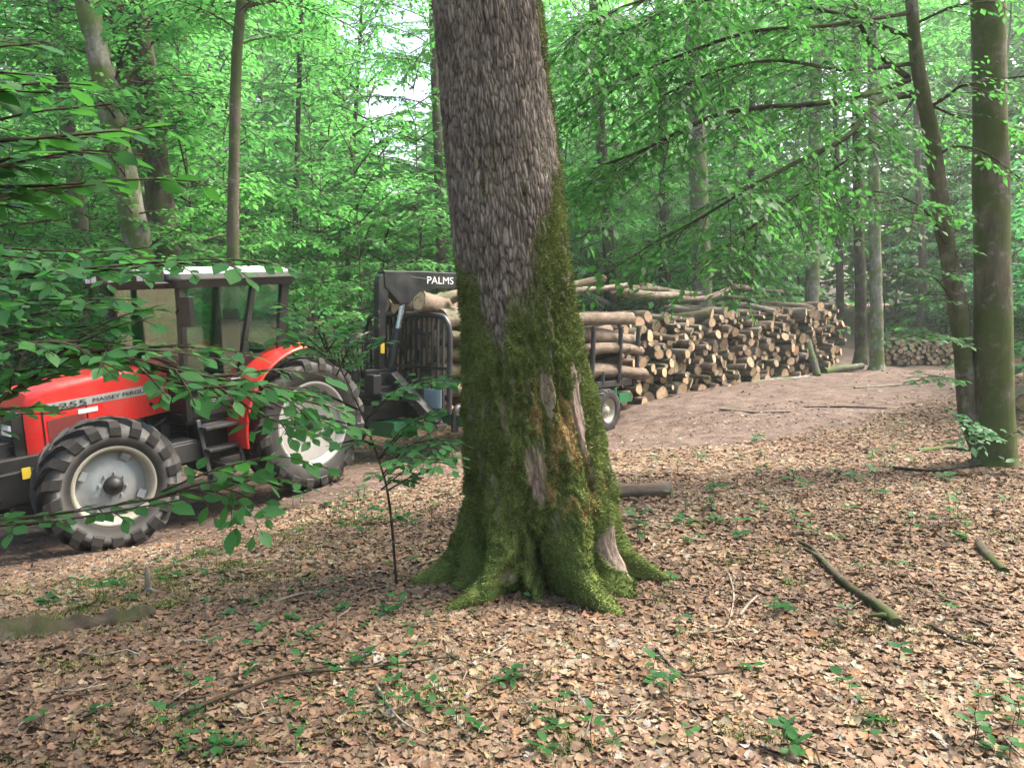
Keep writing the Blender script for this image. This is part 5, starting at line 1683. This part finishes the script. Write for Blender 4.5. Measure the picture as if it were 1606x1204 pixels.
for k, (pts, r_) in enumerate(LIMBS):
    P = limb_mesh(mb, pts, r_, .008, 22, 8, k)
    L = np.linalg.norm(np.diff(P, axis=0), axis=1).sum()
    n_ = max(4, int(L / .14))
    for q in range(n_):
        i = int(21 * (.16 + .84 * (q + fo.r.rand()) / n_))
        i = min(i, 20)
        t = P[i + 1] - P[i]; t /= np.linalg.norm(t)
        sgn = 1 if q % 2 else -1
        sv = np.cross((0, 0, 1), t); sv /= np.linalg.norm(sv)
        d = .75 * t + sgn * .7 * sv + np.array([0, 0, -.16]) + fo.r.normal(0, .12, 3)
        Lq = (.6 + .75 * fo.r.rand()) * min(1.0, L / 2.0)
        up = np.array([.32, 0, 1]) + fo.r.normal(0, .14, 3)
        fo.spray(P[i], d, Lq, .075, up, step=.05, droop=.20, tw=.006, gap=.12, side=.5)
mb.build('limbs', M['bark_dark'], bt)  # backlit darkness of the limbs is put into the bark colour
for pts in (poly((1512, 600, 8.5), (1470, 590, 8.2), (1430, 600, 8.0)), poly((1515, 545, 8.5), (1460, 520, 8.1), (1390, 540, 7.9)), poly((1500, 440, 8.5), (1450, 420, 8.2), (1410, 430, 8.0)), poly((1495, 410, 8.5), (1510, 385, 8.3), (1545, 400, 8.2)), poly((1500, 480, 8.4), (1480, 470, 8.2), (1440, 480, 8.0))):
    fo.spray(None, None, None, .085, (.1, -.15, 1), path=smooth_path(pts, 8), tw=.006, gap=.09, side=.5, step=.055)
link('crown', fo.mesh('forked_crown', LEAF_MID, M['leaf']), bt)

bt2 = thing('mossy_tree', 'thick mossy trunk with pale lichen, standing at the picture edge beside the forked stem', 'tree', (0, 0, 0))
P = smooth_path(poly((1562, 745, 8.5), (1560, 700, 8.5), (1558, 600, 8.5), (1556, 400, 8.5), (1553, 200, 8.5), (1550, 0, 8.5), (1546, -350, 8.5)), 60)
P[:, 2][0] -= .1
q = np.interp(P[:, 2], [P[0, 2], P[0, 2] + .1, P[0, 2] + .3, P[0, 2] + .8, P[0, 2] + 4], [.35, .29, .225, .20, .165])
nseg = 40
t, a, b = frames(P)
ang = np.linspace(0, 2 * np.pi, nseg, endpoint=False)
A_, H_ = np.meshgrid(ang, P[:, 2] - P[0, 2])
Rm = q[:, None] * (1 + .12 * np.exp(-H_ / .25) * np.cos(5 * A_ + 1) + .08 * (fbm(np.cos(A_) * 1.5, np.sin(A_) * 1.5, H_ * 1.2, 4) - .5) * 2)
V = P[:, None] + Rm[..., None] * (np.cos(ang)[None, :, None] * a[:, None] + np.sin(ang)[None, :, None] * b[:, None])
i = np.arange(60 * nseg).reshape(60, nseg); j = np.roll(i, -1, 1)
link('trunk', mesh_np('mossy_trunk', V.reshape(-1, 3), [np.stack([i[:-1], j[:-1], j[1:], i[1:]], -1).reshape(-1, 4)], [bark_mat('edge_trunk_bark', (.05, .045, .032), (.16, .145, .105), .5, (.045, .06, .018), .35)]), bt2)
fo = Foliage(62)
for pts in (poly((1575, 690, 8.2), (1540, 680, 8.0), (1505, 700, 7.8)), poly((1575, 690, 8.2), (1600, 675, 8.0), (1650, 680, 7.8)), poly((1570, 700, 8.2), (1535, 665, 8.0), (1500, 660, 7.9))):
    fo.spray(None, None, None, .08, (0, -.3, 1), path=smooth_path(pts, 8), tw=.004, gap=.06, side=.55, step=.045)
link('sprouts', fo.mesh('sprouts', LEAF_MID, M['leaf_cool']), bt2)
# canopy twigs of the big oak hanging into the top of the view, behind its trunk
fo = Foliage(63)
for k in range(12):
    px = 560 + 420 * fo.r.rand(); Yq = 9 + 4 * fo.r.rand()
    b0 = np.array(at(px, -60 - 120 * fo.r.rand(), Yq))
    d = np.array([fo.r.normal(0, .6), fo.r.normal(0, .4), -.55])
    fo.spray(b0, d, 1.5 + fo.r.rand(), .10, (.2, -.2, 1), step=.08, droop=.3, tw=.008, gap=.16, side=.5)
link('hanging_twigs', fo.mesh('oak_twigs', LEAF_MID, M['leaf_far']), oak)
c = link('crown', KIND['high'][0][1], oak, (-.3, OY, 5.6)); c.scale = (1.55, 1.55, 1.3)
# ------------------------------------------------------------------ things on the forest floor
def on_ground(px, py, Y0=None):
    """march the view ray to the ground"""
    d = at(px, py, 1.0) - Vector((0, 0, EYE))
    s = 1.5
    while s < 60:
        p = Vector((0, 0, EYE)) + d * s
        if p.z < ground_z(p.x, p.y):
            return p
        s += .03 + s * .002
    return p
def stick(name, pix, r0, r1, label, matn='twig', cat='stick', lift=.02, n=16, forks=(), group=None, rise=None):
    pts = []
    for k, (px, py) in enumerate(pix):
        p = on_ground(px, py)
        p.z = ground_z(p.x, p.y) + lift + (rise[k] if rise else 0)
        pts.append(p)
    base = pts[0].copy()
    P = smooth_path([p - base for p in pts], n)
    mb = MB().tube(P, np.linspace(r0, r1, n), 8 if r0 < .06 else 18, 0, True, True, .2 if r0 < .06 else .32, len(label))
    for (i, dx, dy, dz, L) in forks:
        q = P[i]
        mb.tube(smooth_path([q, q + np.array((dx, dy, dz)) * L * .5 + np.array((0, 0, .01)), q + np.array((dx, dy, dz)) * L], 6), [r0 * .5] * 3 + [r0 * .3] * 3, 6)
    o = mb.build(name, M[matn])
    o.location = base
    return tag(o, label, cat, group)
M['bark_mossbranch'] = bark_mat('moss_branch', (.035, .03, .02), (.08, .068, .05), .36, (.035, .052, .014), .15)
M['rotten'] = bark_mat('rotten_bark', (.022, .017, .012), (.085, .068, .05), .26, (.03, .042, .012), .12)
M['dry_wood'] = bark_mat('dry_wood', (.12, .10, .075), (.28, .245, .20), .0, blotch=.1)
stick('branch', [(1408, 988), (1375, 958), (1335, 930), (1298, 898), (1275, 868), (1252, 858)], .036, .012, 'mossy crooked branch lying on the dead leaves, with a thin pale tip', 'bark_mossbranch', 'branch', .03, 18, [(11, -.6, .5, .4, .16), (5, .3, -.3, .05, .12), (1, -.7, .2, 0, .16)])
stick('branch', [(1535, 858), (1548, 878), (1575, 902)], .035, .03, 'short mossy branch piece with a pale broken end on the leaves', 'bark_mossbranch', 'branch', .02, 8)
stick('log', [(-70, 1012), (40, 1000), (150, 985), (238, 968)], .125, .085, 'rotten mossy log sunk in the leaf litter at the picture edge', 'rotten', 'log', -.03, 40)
stick('stick', [(285, 1138), (360, 1100), (450, 1072), (560, 1060), (720, 1042)], .009, .004, 'long thin curved stick lying on the brown leaves below the rotten log', 'twig', 'stick', .03)
stick('stick', [(590, 1085), (625, 1140), (668, 1168)], .006, .003, 'short pale twig bending down from the long curved stick', 'dry_wood', 'stick', .03)
stick('stick', [(1143, 905), (1150, 935), (1148, 962), (1136, 992), (1085, 1002)], .007, .004, 'pale dry twig lying bent on the leaves between oak roots and mossy branch', 'dry_wood', 'stick', .02, 20, [(5, .5, .3, .5, .12), (11, -.4, .4, .5, .10)])
stick('stick', [(1160, 974), (1174, 958), (1187, 942)], .008, .006, 'short pale broken stick right beside the bent dry twig', 'dry_wood', 'stick', .03, 8)
stick('stick', [(1030, 1025), (1060, 1060), (1090, 1072), (1150, 1062)], .008, .004, 'curved brown stick half covered by leaves below the dry twig', 'twig', 'stick', .02)
stick('stick', [(1160, 780), (1250, 770), (1330, 762)], .008, .004, 'thin straight stick lying across the leaves beyond the oak roots', 'dry_wood', 'stick', .02)
stick('stick', [(1400, 738), (1470, 742), (1545, 732)], .02, .01, 'dark stick lying at the foot of the thick mossy trunk', 'bark_dark', 'stick', .03)
stick('stick', [(1440, 712), (1490, 706), (1540, 712)], .035, .02, 'grey fallen branch on the ground just behind the thick mossy trunk', 'bark_grey', 'branch', .03)
stick('stick', [(1460, 990), (1500, 1010), (1560, 1018)], .012, .006, 'dark stick with a pale end beyond the mossy crooked branch', 'bark_dark', 'stick', .02)
stick('stick', [(1130, 644), (1180, 648), (1240, 648)], .03, .012, 'thin pale branch lying alone on the bare dirt road', 'dry_wood', 'stick', .02)
stick('stick', [(430, 950), (470, 938), (510, 934)], .010, .006, 'short pale stick on the leaves below the low leafy sprig', 'dry_wood', 'stick', .02)
stick('stick', [(275, 1018), (300, 1014), (325, 1014)], .011, .008, 'whitish broken stick beside the rotten log', 'dry_wood', 'stick', .02)
stick('stick', [(660, 890), (690, 884), (720, 870)], .010, .006, 'thin stick leaning on the left roots of the oak', 'dry_wood', 'stick', .02)
stick('stick', [(1260, 640), (1330, 640), (1390, 642)], .02, .01, 'thin brown branch on the edge of the road in front of the propped pole', 'twig', 'stick', .02)
stick('stick', [(1340, 610), (1400, 606), (1450, 602)], .03, .02, 'pale fallen branch lying on the road before the bend', 'dry_wood', 'stick', .02)
# broken upright stub
b0 = on_ground(232, 930)
st = thing('stump', 'thin pale broken stub standing in the leaves in front of the tractor wheel', 'stump', b0)
MB().tube([(0, 0, -.05), (.005, 0, .06), (.0, .01, .13), (-.004, .01, .17)], [.026, .018, .015, .006], 9, 0, True, True, .3, 4).build('stub', M['dry_wood'], st)
MB().tube(smooth_path([(0, 0, .03), (.10, -.04, .015), (.20, -.06, .01)], 8), np.linspace(.016, .008, 8), 7, 0, True, True, .2, 2).build('root', M['dry_wood'], st)
# short cut log behind the oak root
p = on_ground(1052, 778)
put_log(p + Vector((0, 0, .06)), Vector((-1, .15, .02)), .075, .9, 'short dark log with an orange cut end lying behind the oak roots', None, 555, 0)
# fine twigs scattered through the litter
rt = random.Random(41)
mb = MB()
for k in range(420):
    Y = 2.4 + 9 * rt.random() ** 1.3
    x = (rt.random() * 2 - 1) * (.7 * Y + .3)
    if track_w(np.array([x]), np.array([Y]))[0] > .8 or math.hypot(x - .19, Y - 4.85) < .8:
        continue
    az, L = rt.uniform(0, 6.28), rt.uniform(.06, .34)
    pts = []
    for q in range(4):
        a_ = az + rt.gauss(0, .22)
        px_, py_ = x + math.cos(a_) * L * q / 3, Y + math.sin(a_) * L * q / 3
        pts.append((px_, py_, ground_z(px_, py_) + .016 + rt.random() * .02))
    r_ = rt.uniform(.0016, .0042)
    mb.tube(pts, [r_, r_, r_ * .8, r_ * .5], 5, 0 if rt.random() < .55 else 1)
tw = mb.build('twig_litter', [M['twig'], M['dry_wood']], recalc=False)
tag(tw, kind='stuff')
# little green seedlings
def seedling_mesh(seed, n, size, h):
    fo = Foliage(seed)
    r = fo.r
    fo.twig(np.array([(0, 0, 0), (r.normal(0, .006), r.normal(0, .006), h * .6), (r.normal(0, .01), r.normal(0, .01), h)]), .0022, .0014, 4)
    for k in range(n):
        az = k * 2.4 + r.normal(0, .3)
        z = h * (1 - .16 * k * r.uniform(.4, 1))
        d = np.array([math.cos(az), math.sin(az), .12 + r.normal(0, .15)])
        fo.lp.append(np.array([[0, 0, max(z, .015)]]) + d[None] * .006)
        fo.ld.append((d / np.linalg.norm(d))[None])
        nn = np.array([0, 0, 1.0]) + r.normal(0, .2, 3); dn = d / np.linalg.norm(d); nn -= dn * nn.dot(dn); nn /= np.linalg.norm(nn)
        fo.ln.append(nn[None]); fo.ls.append(np.array([size * r.uniform(.7, 1.2)])); fo.lt.append(np.array([r.rand()]))
    return fo.mesh('seedling', LEAF_NEAR, M['leaf_dark'], twigs=True)
SEED = [seedling_mesh(900 + k, (2, 3, 4, 5, 7)[k % 5], .055 + .012 * (k % 3), .05 + .03 * (k % 4)) for k in range(10)]
rr = random.Random(17)
def seedling(px, py, s, label, group):
    p = on_ground(px, py)
    o = link('seedling', SEED[rr.randrange(10)])
    o.location = (p.x, p.y, ground_z(p.x, p.y))
    o.rotation_euler = (0, 0, rr.random() * 6.28)
    o.scale = (s, s, s)
    tag(o, label, 'seedling', group)
KNOWN = [(570, 1040), (575, 990), (520, 930), (355, 968), (380, 945), (345, 925), (410, 955), (560, 1038), (610, 1078), (625, 1082), (70, 1150), (150, 1130), (330, 1100), (340, 1180), (372, 1170), (470, 1190), (545, 1120), (720, 1140), (735, 1145), (760, 1150),
         (780, 1085), (800, 1080), (795, 1095), (845, 1130), (880, 1130), (870, 1145), (850, 1190), (930, 1185), (1030, 1080), (1045, 1095), (1025, 1070), (1060, 1090), (840, 930), (835, 945), (760, 950), (745, 965), (600, 975), (630, 970), (1060, 975), (1080, 990), (1070, 1005), (1060, 940),
         (1215, 968), (1232, 965), (1310, 985), (1330, 985), (1335, 1100), (1320, 1095), (1350, 1105), (1372, 1145), (1365, 1165), (1235, 1155), (1225, 1175), (1240, 1185), (1085, 1185), (1520, 1180), (1540, 1165), (1560, 1190), (1585, 1175), (1595, 1150), (1580, 1200), (1530, 1120), (1590, 1110), (1485, 980), (1400, 890), (1425, 900),
         (1350, 910), (1240, 920), (1100, 830), (1130, 815), (1080, 800), (1010, 745), (1030, 735), (1000, 760), (1150, 830), (1410, 1050), (1180, 1060), (960, 1190)]
for k, (px, py) in enumerate(KNOWN):
    zone = 'among the brown leaves left of the oak' if px < 700 else ('just below the oak roots' if px < 900 else ('in the leaf litter between the oak and the mossy branch' if px < 1300 else 'in the leaf litter beyond the mossy branch'))
    seedling(px + rr.uniform(-6, 6), py + rr.uniform(-5, 5), rr.uniform(.6, 1.05), 'small green seedling ' + zone, 'seedlings ' + zone)
for k in range(70):
    px, py = rr.uniform(1000, 1600), rr.uniform(680, 860)
    seedling(px, py, rr.uniform(.8, 1.6), 'tiny green plant on the leafy ground before the thick mossy trunk', 'tiny plants before the mossy trunk')
for k in range(36):
    px, py = rr.uniform(420, 700), rr.uniform(780, 850)
    if px + (850 - py) * 2 < 480:
        continue
    seedling(px, py, rr.uniform(.9, 1.7), 'small green plant in the patch between tractor wheel and oak', 'plants between tractor wheel and oak')
for k in range(26):
    px = rr.uniform(60, 380); py = 985 - px * .28 + rr.uniform(-30, 20)
    seedling(px, py, rr.uniform(.6, 1.1), 'small plant on the mossy strip between rotten log and front wheel', 'plants on the mossy strip')
for k in range(60):
    px, py = rr.uniform(260, 690), rr.uniform(880, 1190)
    seedling(px, py, rr.uniform(.45, .9), 'small low plant on the brown leaves between the rotten log and the oak roots', 'low plants between rotten log and oak roots')
# moss cushions by the rotten log and under the tree: short blades, uncountable
def moss_patch(cx, cy, ex, ey, n, seed):
    r = np.random.RandomState(seed)
    x, y = cx + r.normal(0, ex, n), cy + r.normal(0, ey, n)
    k = fbm(x * 4, y * 4, seed, 3) > .45
    x, y = x[k], y[k]
    z = ground_np(x, y) + .004 + .03 * np.maximum(0, fbm(x * 4, y * 4, seed, 3) - .47)
    return np.stack([x, y, z], -1)
pm = []
for (px, py, ex, ey, n_) in ((150, 940, .45, .22, 26000), (270, 905, .45, .28, 26000), (370, 870, .4, .25, 9000), (60, 985, .3, .12, 5000), (520, 830, .5, .35, 13000), (1180, 870, .2, .2, 2500), *[(a_, b_, .05 + .1 * ((a_ * 7) % 10) / 10, .05 + .06 * ((b_ * 3) % 10) / 10, 420) for a_, b_ in [(1000 + 37 * k % 600, 890 + (k * 53) % 290) for k in range(16)] + [(60 + 71 * k % 560, 1000 + (k * 47) % 190) for k in range(12)] + [(690 + 29 * k % 330, 970 + (k * 61) % 220) for k in range(9)]], (680, 1085, .12, .1, 900), (90, 1200, .12, .1, 800), (1370, 985, .12, .08, 1500), (1590, 830, .3, .2, 2000)):
    g = on_ground(px, py)
    pm.append(moss_patch(g.x, g.y, ex, ey, n_, int(px)))
P = np.concatenate(pm); n = len(P)
r = np.random.RandomState(3)
d = r.normal(0, .5, (n, 3)) + np.array([0, 0, 1.0]); d /= np.linalg.norm(d, axis=1)[:, None]
sd = np.cross(d, r.normal(0, 1, (n, 3))); sd /= np.linalg.norm(sd, axis=1)[:, None]
ln = r.uniform(.008, .024, n)[:, None]
Vb = np.stack([P - sd * .004, P + sd * .004, P + d * ln], 1).reshape(-1, 3)
o = link('ground_moss', mesh_np('ground_moss', Vb, [np.arange(n * 3).reshape(-1, 3)], [m2], smooth=False, attrs={'tint': np.repeat(r.rand(n), 3), 'dry': np.zeros(n * 3)}))
tag(o, kind='stuff')
# ------------------------------------------------------------------ the air of the wood: pale even haze
hz = MB().box((0, 35, 13), (230, 190, 36)).build('haze', bpy.data.materials.new('haze_air'))
hm = hz.data.materials[0]
hm.use_nodes = True
hn = hm.node_tree.nodes
hn.remove(hn['Principled BSDF'])
pv = hn.new('ShaderNodeVolumePrincipled')
pv.inputs['Color'].default_value = (.86, .95, .90, 1)
pv.inputs['Density'].default_value = .0013
pv.inputs['Anisotropy'].default_value = .3
hm.node_tree.links.new(pv.outputs[0], hn['Material Output'].inputs['Volume'])
tag(hz, kind='stuff')
